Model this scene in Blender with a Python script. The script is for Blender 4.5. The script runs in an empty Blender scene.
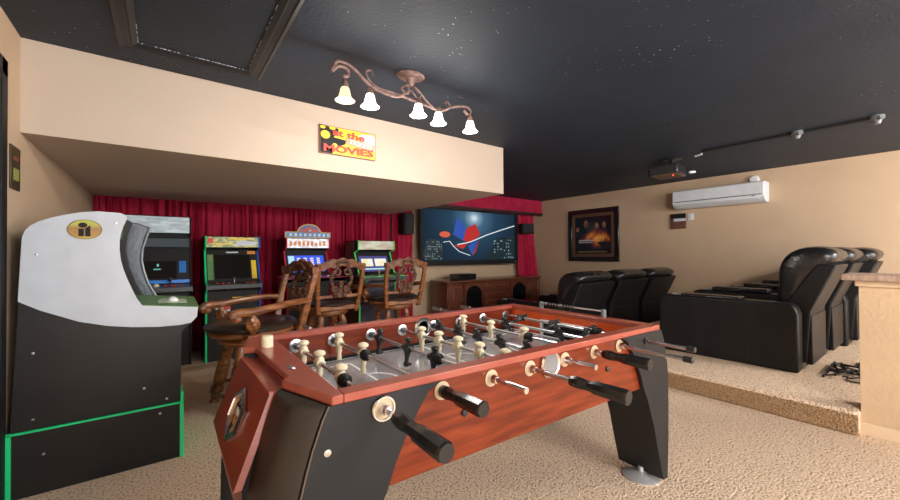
import bpy, math, random
from math import sin, cos, pi, radians as R_
from mathutils import Vector, Matrix
random.seed(7)
scn = bpy.context.scene
COL = scn.collection

# ------------------------------------------------------------------ materials
MATS = {}
def mat(name, col, rough=.5, metal=0., col2=None, nscale=8., stretch=(1,1,1), bump=0., bscale=60., bstretch=(1,1,1),
        emit=None, estr=0., spec=.5, coat=0., ramp=(.35,.65), bdist=.01):
    if name in MATS: return MATS[name]
    m = bpy.data.materials.new(name); m.use_nodes = True; MATS[name] = m
    nt = m.node_tree; n = nt.nodes; b = n['Principled BSDF']
    b.inputs['Base Color'].default_value = (*col, 1)
    b.inputs['Roughness'].default_value = rough; b.inputs['Metallic'].default_value = metal
    b.inputs['Specular IOR Level'].default_value = spec
    if coat: b.inputs['Coat Weight'].default_value = coat; b.inputs['Coat Roughness'].default_value = .12
    tc = n.new('ShaderNodeTexCoord')
    def noise(scale, st, detail=5):
        mp = n.new('ShaderNodeMapping'); mp.inputs['Scale'].default_value = st
        nt.links.new(tc.outputs['Object'], mp.inputs['Vector'])
        t = n.new('ShaderNodeTexNoise'); t.inputs['Scale'].default_value = scale; t.inputs['Detail'].default_value = detail
        nt.links.new(mp.outputs[0], t.inputs['Vector']); return t
    if col2 is None: col2 = tuple(c*.9 for c in col)
    t = noise(nscale, stretch); cr = n.new('ShaderNodeValToRGB')
    cr.color_ramp.elements[0].position = ramp[0]; cr.color_ramp.elements[1].position = ramp[1]
    cr.color_ramp.elements[0].color = (*col2, 1); cr.color_ramp.elements[1].color = (*col, 1)
    nt.links.new(t.outputs['Fac'], cr.inputs['Fac']); nt.links.new(cr.outputs[0], b.inputs['Base Color'])
    if bump:
        t2 = noise(bscale, bstretch, 3); bp = n.new('ShaderNodeBump'); bp.inputs['Strength'].default_value = bump
        bp.inputs['Distance'].default_value = bdist
        nt.links.new(t2.outputs['Fac'], bp.inputs['Height']); nt.links.new(bp.outputs[0], b.inputs['Normal'])
    if emit: b.inputs['Emission Color'].default_value = (*emit, 1); b.inputs['Emission Strength'].default_value = estr
    return m
def emis(name, col, s=1., col2=None, nscale=6, stretch=(1,1,1)):
    m = mat(name, tuple(c*.15 for c in col), .35, emit=col, estr=s)
    if col2:
        nt = m.node_tree; n = nt.nodes; cr = n.new('ShaderNodeValToRGB'); t = n.new('ShaderNodeTexNoise')
        tc = n.new('ShaderNodeTexCoord'); mp = n.new('ShaderNodeMapping'); mp.inputs['Scale'].default_value = stretch
        nt.links.new(tc.outputs['Object'], mp.inputs['Vector']); nt.links.new(mp.outputs[0], t.inputs['Vector'])
        t.inputs['Scale'].default_value = nscale; cr.color_ramp.elements[0].position = .4; cr.color_ramp.elements[1].position = .6
        cr.color_ramp.elements[0].color = (*col2, 1); cr.color_ramp.elements[1].color = (*col, 1)
        nt.links.new(t.outputs['Fac'], cr.inputs['Fac']); nt.links.new(cr.outputs[0], n['Principled BSDF'].inputs['Emission Color'])
    return m

WALL = mat('wall_paint', (.57,.415,.28), .85, col2=(.54,.39,.26), nscale=3, bump=.35, bscale=55, bdist=.006)
SOFF = mat('soffit_paint', (.52,.42,.335), .85, col2=(.50,.405,.32), nscale=3, bump=.15, bscale=55, bdist=.005)
TRIM = mat('cream_trim', (.72,.55,.37), .55)
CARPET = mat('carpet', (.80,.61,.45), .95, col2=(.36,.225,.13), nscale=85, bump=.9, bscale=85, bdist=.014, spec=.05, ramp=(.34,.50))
RISER_SHADE = mat('carpet_riser_shaded', (.47,.30,.165), .95, col2=(.27,.16,.085), nscale=90, bump=1., bscale=80, bdist=.03, spec=.1, ramp=(.3,.62))  # same carpet, colour darkened to paint the riser's shading
CURT = mat('red_curtain_velvet', (.40,.010,.045), .75, col2=(.29,.006,.030), nscale=6, stretch=(3,3,.5), spec=.25)
VAL = mat('red_valance_velvet', (.50,.016,.065), .75, col2=(.41,.010,.05), nscale=6, spec=.25)
BLK = mat('black_laminate', (.017,.014,.0125), .35, col2=(.020,.017,.015), spec=.28, bump=.1, bscale=180, bdist=.001)
BLKM = mat('black_matte', (.010,.010,.011), .6, spec=.3)
BLKP = mat('black_plastic', (.02,.021,.023), .3)
LEATH = mat('black_leather', (.007,.007,.008), .42, col2=(.010,.010,.011), bump=.25, bscale=90, bdist=.004, spec=.32)
LEATHW = mat('black_leather_wrinkled', (.011,.011,.012), .27, bump=.55, bscale=5, bstretch=(1,1.4,1.8), bdist=.02, spec=.6)
BROWNL = mat('dark_brown_leather', (.030,.018,.016), .3, bump=.2, bscale=60, bdist=.004, coat=.2)
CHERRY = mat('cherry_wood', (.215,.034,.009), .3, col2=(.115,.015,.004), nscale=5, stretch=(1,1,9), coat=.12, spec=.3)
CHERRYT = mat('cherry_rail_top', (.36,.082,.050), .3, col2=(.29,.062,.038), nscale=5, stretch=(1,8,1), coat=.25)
LEGB = mat('table_black_laminate', (.016,.016,.018), .45, spec=.3, bump=.1, bscale=160, bdist=.001)
LEGC = mat('table_corner_laminate', (.036,.028,.023), .42, bump=.15, bscale=160, bdist=.001)
CHROME = mat('chrome', (.86,.87,.90), .2, 1.)
RODM = mat('rod_steel', (.62,.64,.68), .25, 1.)
FOOTM = mat('foot_chrome', (.75,.76,.78), .38, .6)
CUPM = mat('cup_steel', (.26,.26,.27), .35, .4)
STEEL = mat('brushed_steel', (.62,.62,.64), .28, 1.)
CREAM = mat('cream_plastic', (.82,.74,.52), .4)
BUSH = mat('cream_bushing', (.52,.40,.26), .45)
FIELD = mat('playfield_grey', (.33,.345,.36), .22, col2=(.28,.295,.31), coat=.5)
WHITE = mat('white_paint', (.80,.81,.83), .35)
WHITEL = mat('white_line', (.85,.86,.88), .35)
STOOLW = mat('stool_carved_wood', (.32,.125,.042), .32, col2=(.13,.040,.015), nscale=9, stretch=(1,1,4), coat=.1, bump=.15, bscale=50, bdist=.004)
STOOLD = mat('stool_dark_carving', (.15,.055,.024), .34, col2=(.045,.015,.008), nscale=30, coat=.1, bump=.9, bscale=45, bdist=.02)
STOOLM = mat('stool_mid_wood', (.23,.085,.032), .36, col2=(.09,.028,.012), nscale=22, coat=.0, spec=.3, bump=.6, bscale=50, bdist=.01)
CRED = mat('credenza_wood', (.155,.045,.022), .33, col2=(.09,.024,.012), nscale=6, stretch=(1,1,7), coat=.3)
CREDT = mat('credenza_top_wood', (.17,.055,.028), .3, col2=(.11,.032,.016), nscale=6, stretch=(1,7,7), coat=.4)
DARKG = mat('dark_glass', (.008,.008,.009), .08, spec=.6)
COPPER = mat('aged_copper', (.30,.19,.165), .5, .4, col2=(.15,.09,.08), nscale=25, bump=.3, bscale=60)
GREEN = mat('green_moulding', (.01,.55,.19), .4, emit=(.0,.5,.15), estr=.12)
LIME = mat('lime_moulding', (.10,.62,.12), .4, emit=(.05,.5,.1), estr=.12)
BLUE = mat('blue_moulding', (.01,.12,.60), .4)
RED = mat('red_moulding', (.55,.01,.03), .4)
YEL = mat('yellow_print', (.90,.62,.03), .5)
REDP = mat('red_print', (.72,.05,.03), .5)
TAN = mat('countertop_stone', (.46,.33,.25), .45, col2=(.30,.20,.15), nscale=14, stretch=(1,4,1))
GREYP = mat('grey_plastic', (.16,.17,.18), .4)
GREENP = mat('green_print', (.06,.22,.07), .4, col2=(.16,.25,.10), nscale=18)
ORANGE = mat('orange_print', (.75,.26,.06), .5)
SKYP = mat('pale_print', (.62,.68,.74), .5)

# ------------------------------------------------------------------ mesh helper
class MB:
    def __init__(s, f=None): s.v=[]; s.f=[]; s.fn=f
    def add(s, vs, fs):
        k=len(s.v)
        for p in vs:
            p = Vector(p); s.v.append(Vector(s.fn(p)) if s.fn else p)
        s.f += [tuple(i+k for i in q) for q in fs]; return s
    def box(s, a, b, rot=None, c=None):
        x0,y0,z0=a; x1,y1,z1=b
        vs=[(x,y,z) for z in (z0,z1) for y in (y0,y1) for x in (x0,x1)]
        if rot:
            ce = Vector(c) if c else Vector(((x0+x1)/2,(y0+y1)/2,(z0+z1)/2))
            vs=[rot@(Vector(p)-ce)+ce for p in vs]
        return s.add(vs,[(0,2,3,1),(4,5,7,6),(0,1,5,4),(2,6,7,3),(0,4,6,2),(1,3,7,5)])
    def prism(s, pts, d):                      # planar polygon pts extruded by vector d
        n=len(pts); d=Vector(d); vs=[Vector(p) for p in pts]+[Vector(p)+d for p in pts]
        return s.add(vs,[tuple(range(n))[::-1],tuple(range(n,2*n))]+[(i,(i+1)%n,(i+1)%n+n,i+n) for i in range(n)])
    def tube(s, pts, r, n=12, cap=True, up=None):
        pts=[Vector(p) for p in pts]; m=len(pts)
        rs = r if isinstance(r,(list,tuple)) else [r]*m
        vs=[]; prev=None
        for i,p in enumerate(pts):
            t=(pts[min(i+1,m-1)]-pts[max(i-1,0)])
            if t.length<1e-9: t=Vector((0,0,1))
            t.normalize()
            if prev is None:
                a=Vector((0,0,1)) if abs(t.z)<.9 else Vector((1,0,0))
                u=t.cross(a).normalized()
            else: u=(prev-t*prev.dot(t)).normalized()
            prev=u; w=t.cross(u)
            for k in range(n):
                an=2*pi*k/n; vs.append(p+(u*cos(an)+w*sin(an))*rs[i])
        fs=[(i*n+k,i*n+(k+1)%n,(i+1)*n+(k+1)%n,(i+1)*n+k) for i in range(m-1) for k in range(n)]
        if cap: fs+= [tuple(range(n))[::-1], tuple((m-1)*n+k for k in range(n))]
        return s.add(vs,fs)
    def lathe(s, prof, o=(0,0,0), ax=(0,0,1), n=20, mod=None, sx=1., sy=1., xdir=None):   # prof: (r, h)
        o=Vector(o); ax=Vector(ax).normalized()
        a=Vector((1,0,0)) if abs(ax.x)<.9 else Vector((0,1,0))
        if xdir: a=Vector(xdir)
        u=(a-ax*a.dot(ax)).normalized(); w=ax.cross(u); vs=[]; m=len(prof)
        for r,h in prof:
            for k in range(n):
                an=2*pi*k/n; rr=max(r,1e-4)*(mod(an,h) if mod else 1)
                vs.append(o+ax*h+u*cos(an)*rr*sx+w*sin(an)*rr*sy)
        fs=[(i*n+k,i*n+(k+1)%n,(i+1)*n+(k+1)%n,(i+1)*n+k) for i in range(m-1) for k in range(n)]
        fs+=[tuple(range(n))[::-1],tuple((m-1)*n+k for k in range(n))]
        return s.add(vs,fs)
    def ball(s, c, r, n=14, m=9):
        r = r if isinstance(r,(list,tuple)) else (r,r,r)
        prof=[(sin(pi*i/m), -cos(pi*i/m)) for i in range(m+1)]
        k=len(s.v); vs=[]
        for a,h in prof:
            for j in range(n):
                an=2*pi*j/n; vs.append((c[0]+max(a,1e-3)*cos(an)*r[0], c[1]+max(a,1e-3)*sin(an)*r[1], c[2]+h*r[2]))
        fs=[(i*n+j,i*n+(j+1)%n,(i+1)*n+(j+1)%n,(i+1)*n+j) for i in range(m) for j in range(n)]
        fs+=[tuple(range(n))[::-1],tuple(m*n+j for j in range(n))]
        return s.add(vs,fs)
    def torus(s, c, R, r, ax=(0,0,1), n=28, m=8, sx=1., sy=1.):
        ax=Vector(ax).normalized(); a=Vector((1,0,0)) if abs(ax.x)<.9 else Vector((0,1,0))
        u=(a-ax*a.dot(ax)).normalized(); w=ax.cross(u); c=Vector(c); vs=[]
        for i in range(n):
            an=2*pi*i/n; d=u*cos(an)*sx+w*sin(an)*sy
            for j in range(m):
                b=2*pi*j/m; vs.append(c+d*(R+r*cos(b))+ax*r*sin(b))
        return s.add(vs,[(i*m+j,((i+1)%n)*m+j,((i+1)%n)*m+(j+1)%m,i*m+(j+1)%m) for i in range(n) for j in range(m)])
    def ngon(s, c, rx, rz, n, d, ph=0):        # polygon in the XZ plane extruded by d along y
        return s.prism([(c[0]+rx*cos(ph+2*pi*k/n), c[1], c[2]+rz*sin(ph+2*pi*k/n)) for k in range(n)], (0,d,0))

LOC={}
def wloc(o):
    l=Vector((0,0,0))
    while o is not None: l+=LOC.get(o.name,Vector((0,0,0))); o=o.parent
    return l
def build(name, mb, m, parent=None, world=True, bevel=0, seg=2, sub=0, smooth=35, loc=None, label=None):
    me=bpy.data.meshes.new(name); off=wloc(parent) if (parent and world) else Vector((0,0,0))
    if loc is not None: off=off+Vector(loc) if not (parent and world) else Vector(loc)
    me.from_pydata([tuple(Vector(v)-off) for v in mb.v],[],mb.f); me.update()
    import bmesh
    bm=bmesh.new(); bm.from_mesh(me); bmesh.ops.recalc_face_normals(bm,faces=bm.faces); bm.to_mesh(me); bm.free()
    me.materials.append(m)
    if smooth: me.shade_smooth(); me.set_sharp_from_angle(angle=R_(smooth))
    o=bpy.data.objects.new(name,me); COL.objects.link(o)
    if loc is not None:
        pl = wloc(parent) if parent else Vector((0,0,0))
        o.location=Vector(loc)-pl; LOC[o.name]=o.location.copy()
    if parent: o.parent=parent
    if bevel:
        b=o.modifiers.new('bevel','BEVEL'); b.width=bevel; b.segments=seg; b.limit_method='ANGLE'; b.angle_limit=R_(40)
    if sub:
        b=o.modifiers.new('sub','SUBSURF'); b.levels=sub; b.render_levels=sub
    if label: o['label']=label
    return o
def tag(o,label,cat,group=None):
    o['label']=label; o['category']=cat
    if group: o['group']=group
    return o
def thing(name,loc,label,cat,group=None,rz=0):
    o=bpy.data.objects.new(name,None); COL.objects.link(o); o.location=loc; o.rotation_euler=(0,0,rz)
    o.empty_display_size=.1; LOC[o.name]=Vector(loc); return tag(o,label,cat,group)
def struct(name,mb,m,**k):
    o=build(name,mb,m,smooth=k.pop('smooth',0),**k); o['kind']='structure'; return o
def copy_tree(o,parent=None):
    c=o.copy(); COL.objects.link(c); c.parent=parent
    if parent is not None: c.matrix_parent_inverse=o.matrix_parent_inverse.copy()
    for ch in list(o.children): copy_tree(ch,c)
    return c
_fc={}
def text_mb(s, size, M, depth=.002, extrude=True, bold=0., sx=1., fit=None):   # flat lettering -> mesh; M maps (x,y,0) to world
    cu=bpy.data.curves.new('t','FONT'); cu.body=s; cu.size=size; cu.align_x='CENTER'; cu.align_y='CENTER'
    cu.extrude=depth/2; cu.offset=bold; cu.resolution_u=2
    o=bpy.data.objects.new('t',cu); COL.objects.link(o)
    dg=bpy.context.evaluated_depsgraph_get(); me=bpy.data.meshes.new_from_object(o.evaluated_get(dg))
    mb=MB(); k=sx
    if fit:
        w=max(v.co.x for v in me.vertices)-min(v.co.x for v in me.vertices); k=fit/w
    mb.v=[M@Vector((v.co.x*k,v.co.y,v.co.z)) for v in me.vertices]; mb.f=[tuple(p.vertices) for p in me.polygons]
    bpy.data.objects.remove(o); bpy.data.meshes.remove(me); bpy.data.curves.remove(cu)
    return mb
def facing_minus_y(x,y,z,rot=0,tilt=0):  # text readable from -y
    return Matrix.Translation((x,y,z))@Matrix.Rotation(rot,4,'Y')@Matrix.Rotation(pi/2+tilt,4,'X')

# ------------------------------------------------------------------ room
XL,XW,YB,ZC=-.595,6.68,5.68,2.30
YF=-3.0
struct('floor',MB().box((XL-.1,YF,-.1),(XW+.1,YB+.1,0)),CARPET)
struct('floor',MB().box((3.45,.353,0.001),(XW-.002,2.62,.15)).box((3.70,YF,0.001),(XW-.002,.353,.15)),CARPET,bevel=.02)
struct('trim_2',MB().box((3.438,.357,.004),(3.452,2.625,.128)),RISER_SHADE,bevel=.006)  # strip over the step face carrying the painted shade
struct('wall_left',MB().box((XL-.1,YF,0),(XL,YB+.1,ZC)),WALL)
struct('wall_back',MB().box((XL,YB,0),(XW,YB+.1,ZC)),WALL)
struct('wall_right',MB().box((XW,YF,0),(XW+.1,YB+.1,ZC)),WALL)
# ceiling with speckled black paint
cm=mat('ceiling_black',(.022,.031,.047),.62,col2=(.028,.039,.058),nscale=2,bump=.6,bscale=50,bdist=.006,spec=.3)
nt=cm.node_tree; n=nt.nodes; tc=n.new('ShaderNodeTexCoord'); vo=n.new('ShaderNodeTexVoronoi'); vo.inputs['Scale'].default_value=26
nz=n.new('ShaderNodeTexNoise'); nz.inputs['Scale'].default_value=1.6
lt=n.new('ShaderNodeMath'); lt.operation='LESS_THAN'; mr=n.new('ShaderNodeMapRange'); mr.inputs['From Min'].default_value=.42; mr.inputs['From Max'].default_value=.75
mr.inputs['To Min'].default_value=.015; mr.inputs['To Max'].default_value=.10
nt.links.new(tc.outputs['Object'],vo.inputs['Vector']); nt.links.new(tc.outputs['Object'],nz.inputs['Vector'])
nt.links.new(nz.outputs['Fac'],mr.inputs['Value']); nt.links.new(vo.outputs['Distance'],lt.inputs[0]); nt.links.new(mr.outputs[0],lt.inputs[1])
mx=n.new('ShaderNodeMix'); mx.data_type='RGBA'; b=n['Principled BSDF']; src=b.inputs['Base Color'].links[0].from_socket
nt.links.new(lt.outputs[0],mx.inputs['Factor']); nt.links.new(src,mx.inputs['A']); mx.inputs['B'].default_value=(.75,.72,.62,1)
nt.links.new(mx.outputs['Result'],b.inputs['Base Color'])
struct('ceiling',MB().box((XL-.1,YF,ZC),(XW+.1,YB+.1,ZC+.1)),cm)
struct('wall_soffit',MB().box((XL,2.93,1.80),(2.956,YB-.001,ZC-.001)),SOFF)
# attic hatch frame on the ceiling (mitred moulding)
hm=MB(); O=[(-.192,1.2),(.505,1.2),(.505,2.708),(-.192,2.708)]
def inset(P,d): return [(P[0][0]+d,P[0][1]+d),(P[1][0]-d,P[1][1]+d),(P[2][0]-d,P[2][1]-d),(P[3][0]+d,P[3][1]-d)]
rings=[(0,.0),(0,.012),(.018,.02),(.022,.014),(.055,.014),(.06,.02),(.085,.01),(.085,0)]
for (d0,h0),(d1,h1) in zip(rings,rings[1:]):
    A,B=inset(O,d0),inset(O,d1)
    for i in range(4):
        j=(i+1)%4; hm.add([(*A[i],ZC-h0),(*A[j],ZC-h0),(*B[j],ZC-h1),(*B[i],ZC-h1)],[(0,1,2,3)])
struct('trim_1',hm,mat('hatch_black',(.012,.013,.016),.5,bump=.2,bscale=50,bdist=.003))
ln=MB(); I=inset(O,.086)
for i,(a,bb) in enumerate(((I[1],I[2]),(I[2],I[3]),(I[3],I[0]))):
    for k in range(26):
        t0=k/26; t1=t0+random.uniform(.25,.95)/26
        if i==2 and k>3 or random.random()<.25: continue
        p=Vector((*a,ZC-.004)).lerp(Vector((*bb,ZC-.004)),t0); q=Vector((*a,ZC-.004)).lerp(Vector((*bb,ZC-.004)),t1)
        ln.tube([p,q],.0013,5)
struct('trim_3',ln,WHITEL)
# half wall and cap
struct('wall_half',MB().box((3.52,YF,0),(3.69,.353,.965)),mat('half_wall_paint',(.60,.43,.27),.8,col2=(.56,.40,.25),nscale=4,bump=.6,bscale=40,bdist=.008))
struct('baseboard_half',MB().box((3.506,YF,0),(3.519,.365,.075)).box((3.506,.354,0.0),(3.69,.366,.075)),TRIM,bevel=.004)
struct('trim_4',MB().box((3.455,YF,.967),(3.80,.425,1.005)),TAN,bevel=.006)
struct('trim_5',MB().box((3.50,YF,.93),(3.519,.366,.966)).box((3.50,.354,.93),(3.70,.37,.966)),TRIM,bevel=.006)
struct('baseboard_right',MB().box((XW-.014,2.63,0),(XW-.001,YB-.25,.08)),TRIM,bevel=.003)
# dark door at the left edge
d=struct('door_1',MB().box((XL+.001,1.90,.002),(XL+.008,2.66,2.03)),BLKM)
o=build('door_frame',MB().box((XL+.001,2.60,.0),(XL+.012,2.68,2.07)).box((XL+.001,1.82,.0),(XL+.012,1.90,2.07)).box((XL+.001,1.82,1.99),(XL+.012,2.68,2.07)),BLKM,d,bevel=.003)

# ------------------------------------------------------------------ curtains, valance
def curtain(name,x0,x1,y,z0,z1,wave,amp,m,label,skew=0,folds=None):
    mb=MB(); nx=int((x1-x0)/.011); nz=14; ph=0; xs=[]
    for i in range(nx+1):
        t=i/nx; x=x0+(x1-x0)*t; xs.append((x,ph)); ph+=2*pi*((x1-x0)/nx)/wave*(1+.45*sin(x*9.1)+.3*sin(x*23.7))
    vs=[]
    for k in range(nz+1):
        h=k/nz; z=z1+(z0-z1)*h
        for x,p in xs:
            a=amp*(.55+.45*h)*(1+.4*sin(x*5+1)); yy=y+a*sin(p+.5*sin(h*3+x*3))+amp*.35*sin(p*2.3+h)
            vs.append((x+.3*a*cos(p)*h+skew*max(0,h-.3),yy,z))
    w=nx+1; fs=[(k*w+i,k*w+i+1,(k+1)*w+i+1,(k+1)*w+i) for k in range(nz) for i in range(nx)]
    mb.add(vs,fs); o=build(name,mb,m,smooth=80)
    s=o.modifiers.new('thick','SOLIDIFY'); s.thickness=.004
    return tag(o,label,'curtain')
curtain('curtain',-.585,2.95,5.50,.01,1.80,.095,.036,CURT,'long dark red pleated curtain behind the arcade machines under the soffit')
curtain('curtain',2.96,3.33,5.46,.01,2.08,.095,.032,CURT,'short dark red curtain panel just left of the projection screen')
curtain('curtain',5.90,6.46,5.52,.01,2.08,.12,.045,VAL,'dark red curtain panel hanging right of the projection screen',skew=.30)  # brighter velvet colour stands in for stronger light on this panel
v=thing('valance',(4.8,5.40,2.0),'gathered crimson valance with a dark fringe above the projection screen','valance')
mb=MB(); nx=420; vs=[]
for k in range(7):
    h=k/6
    for i in range(nx+1):
        x=2.97+(6.60-2.97)*i/nx; vs.append((x,5.40+.006*sin(x*95+sin(x*13)*2)+.012*sin(x*31)*h-.01*h,2.292-(2.292-2.02)*h))
w=nx+1; mb.add(vs,[(k*w+i,k*w+i+1,(k+1)*w+i+1,(k+1)*w+i) for k in range(6) for i in range(nx)])
mb.box((6.60,5.39,2.02),(6.612,5.66,2.292)).box((2.97,5.41,2.03),(6.60,5.425,2.29))
build('gathered_fabric',mb,VAL,v,smooth=80)
fr=MB().box((2.97,5.362,1.985),(6.612,5.40,2.022))
for i in range(150): fr.ball((2.98+i*.0243,5.38,1.968),(.008,.008,.018),6,4)
build('fringe',fr,mat('dark_fringe',(.05,.012,.014),.6,bump=.5,bscale=90),v)

# ------------------------------------------------------------------ projection screen with a generic night city picture
s=thing('projection_screen',(4.69,5.44,1.45),'wide black framed projection screen showing a blue moonlit night city','screen')
SX0,SX1,SZ0,SZ1=3.49,5.90,.945,1.962; sy=5.44
build('frame',MB().box((SX0,sy,SZ0),(SX1,sy+.03,SZ0+.085)).box((SX0,sy,SZ1-.02),(SX1,sy+.03,SZ1)).box((SX0,sy,SZ0+.085),(SX0+.05,sy+.03,SZ1-.02)).box((SX1-.085,sy,SZ0+.085),(SX1,sy+.03,SZ1-.02)).box((SX0+.05,sy+.02,SZ0+.08),(SX1-.08,sy+.03,SZ1-.015)),BLKM,s)
pm=bpy.data.materials.new('projected_night_sky'); pm.use_nodes=True; nt=pm.node_tree; n=nt.nodes; b=n['Principled BSDF']
b.inputs['Base Color'].default_value=(.01,.015,.02,1); b.inputs['Roughness'].default_value=.6
tc=n.new('ShaderNodeTexCoord'); gr=n.new('ShaderNodeMapping'); gr.inputs['Location'].default_value=(-.02,0,-.43); gr.inputs['Scale'].default_value=(.9,1,1.15)
ln_=n.new('ShaderNodeVectorMath'); ln_.operation='LENGTH'; cr=n.new('ShaderNodeValToRGB')
nt.links.new(tc.outputs['Object'],gr.inputs['Vector']); nt.links.new(gr.outputs[0],ln_.inputs[0]); nt.links.new(ln_.outputs['Value'],cr.inputs['Fac'])
e=cr.color_ramp.elements; e[0].position=.03; e[0].color=(.85,.95,1,1); e[1].position=1.; e[1].color=(.006,.022,.045,1)
for p,c in ((.10,(.30,.48,.62,1)),(.22,(.07,.17,.28,1)),(.5,(.02,.062,.115,1))):
    x=cr.color_ramp.elements.new(p); x.color=c
nt.links.new(cr.outputs[0],b.inputs['Emission Color']); b.inputs['Emission Strength'].default_value=.62; b.inputs['Specular IOR Level'].default_value=.05
build('picture_surface',MB().box((SX0+.05,sy+.012,SZ0+.085),(SX1-.085,sy+.019,SZ1-.02)),pm,s)
def lit_building(name,poly,cols,seed,dx,dz,lean):
    y=sy+.010
    build(name,MB().prism([(x,y,z) for x,z in poly],(0,.002,0)),emis('night_building',(.006,.016,.024),.9),s)
    random.seed(seed); w=MB(); x0,x1,z0,z1=cols
    zz=z0
    while zz<z1:
        xx=x0
        while xx<x1:
            if random.random()<.55:
                sh=lean*(zz-z0); w.box((xx+sh,y-.002,zz),(xx+sh+dx*random.uniform(.3,.6),y-.0005,zz+dz*random.uniform(.25,.5)))
            xx+=dx
        zz+=dz
    build('lit_windows',w,emis('night_windows',(.22,.36,.36),.8),s)
lit_building('building_shape',[(3.60,1.04),(3.98,1.04),(3.98,1.26),(3.86,1.40),(3.66,1.42),(3.55,1.15)],(3.60,3.92,1.06,1.38),3,.045,.042,.05)
lit_building('building_shape',[(4.98,1.04),(5.32,1.46),(5.44,1.49),(5.44,1.04)],(5.22,5.40,1.06,1.42),5,.09,.055,0)
lit_building('building_shape',[(5.44,1.04),(5.44,1.48),(5.80,1.52),(5.80,1.04)],(5.50,5.78,1.06,1.46),8,.06,.07,0)
yy=sy+.009
k1=MB().prism([(4.30,yy,1.83),(4.52,yy,1.62),(4.44,yy,1.40),(4.20,yy,1.50)],(0,.001,0)).prism([(4.55,yy,1.30),(4.80,yy,1.42),(4.66,yy,1.12)],(0,.001,0))
build('kite_panel',k1,emis('picture_blue',(.02,.07,.35),.9),s)
k2=MB().prism([(4.52,yy,1.62),(4.74,yy,1.72),(4.86,yy,1.52),(4.62,yy,1.36),(4.44,yy,1.40)],(0,.001,0)).prism([(4.22,yy,1.30),(4.56,yy,1.36),(4.44,yy,1.24)],(0,.001,0)).prism([(4.66,yy,1.12),(4.84,yy,1.42),(4.74,yy,1.18)],(0,.001,0))
build('kite_panel',k2,emis('picture_red',(.42,.02,.02),.9),s)
build('red_glow',MB().prism([(4.02+.12*cos(a*pi/8),yy,1.50+.055*sin(a*pi/8)) for a in range(16)],(0,.001,0)),emis('picture_orange',(.62,.10,.05),.8),s)
build('kite_string',MB().tube([(4.30,yy-.004,1.32),(4.60,yy-.004,1.37),(5.05,yy-.004,1.52),(5.45,yy-.004,1.63),(5.80,yy-.004,1.72)],.009,6).tube([(3.98,yy-.004,1.36),(4.12,yy-.004,1.38),(4.22,yy-.004,1.28),(4.35,yy-.004,1.19),(4.60,yy-.004,1.12)],.006,6),emis('picture_white',(.8,.85,.9),.8),s)
build('brand_mark',MB().box((5.80,sy-.001,.975),(5.85,sy,.985)),STEEL,s)

# speakers
def speaker(x,z,w,h,rz,label):
    o=thing('wall_speaker',(x,5.30,z),label,'speaker','small black speakers flanking the screen',rz)
    build('cabinet',MB().prism([(-w/2,.10,-h/2),(w/2,.10,-h/2),(w/2,-.05,-h/2),(w/2-.03,-.08,-h/2),(-w/2+.03,-.08,-h/2),(-w/2,-.05,-h/2)],(0,0,h)),BLKM,o,world=False,bevel=.012)
    build('grille',MB().box((-w/2+.035,-.088,-h/2+.02),(w/2-.035,-.079,h/2-.02)),mat('speaker_grille',(.02,.02,.022),.8,bump=.6,bscale=250),o,world=False,bevel=.004)
    build('wall_bracket',MB().tube([(0,.08,0),(0,.15,0)],.02,10),BLKM,o,world=False)
speaker(3.15,1.64,.20,.34,.0,'small black speaker on the curtain left of the projection screen')
speaker(6.02,1.66,.27,.21,-.45,'small black speaker mounted right of the projection screen')

# ------------------------------------------------------------------ credenza
c=thing('credenza',(4.84,5.22,0),'long dark cherry wood media credenza beneath the projection screen','cabinet')
cx0,cx1,cy0,cy1,ct=3.70,5.99,4.97,5.41,.665
build('body',MB().box((cx0,cy0+.02,.0),(cx1,cy1,ct)).box((cx0-.01,cy0-.005,0),(cx1+.01,cy1,.07)),CRED,c,bevel=.006)
build('top',MB().box((cx0-.04,cy0-.045,ct),(cx1+.04,cy1+.01,ct+.035)),CREDT,c,bevel=.012)
def arch(x0,x1,z0,z1,zs,y,d,n=12):
    cx=(x0+x1)/2; r=(x1-x0)/2
    pts=[(x0,y,z0),(x1,y,z0),(x1,y,zs)]+[(cx+r*cos(pi*k/n),y,zs+(z1-zs)*sin(pi*k/n)) for k in range(1,n)]+[(x0,y,zs)]
    return MB().prism(pts,(0,d,0))
for x in (cx0,cx1-.07):
    p=MB().box((x,cy0-.02,.0),(x+.07,cy0+.03,ct))
    for k in range(6): p.ball((x+.035,cy0-.02,.60-.035*k),(.028-.002*k,.018,.02))
    build('carved_pilaster',p,STOOLD if False else CRED,c,bevel=.004)
def cdoor(x0,x1,hx):
    d_=build('door',MB().box((x0,cy0-.012,.09),(x1,cy0+.02,.64)),CRED,c,bevel=.004)
    build('raised_panel',MB().box((x0+.045,cy0-.022,.14),(x1-.045,cy0-.011,.59)),CRED,d_,bevel=.009)
    build('handle',MB().tube([(hx,cy0-.03,.32),(hx,cy0-.045,.38),(hx,cy0-.03,.44)],.006,6).ball((hx,cy0-.022,.32),.014).ball((hx,cy0-.022,.44),.014),BLKP,d_)
cdoor(cx0+.08,cx0+.34,cx0+.315); cdoor(cx1-.34,cx1-.08,cx1-.315)
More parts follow.
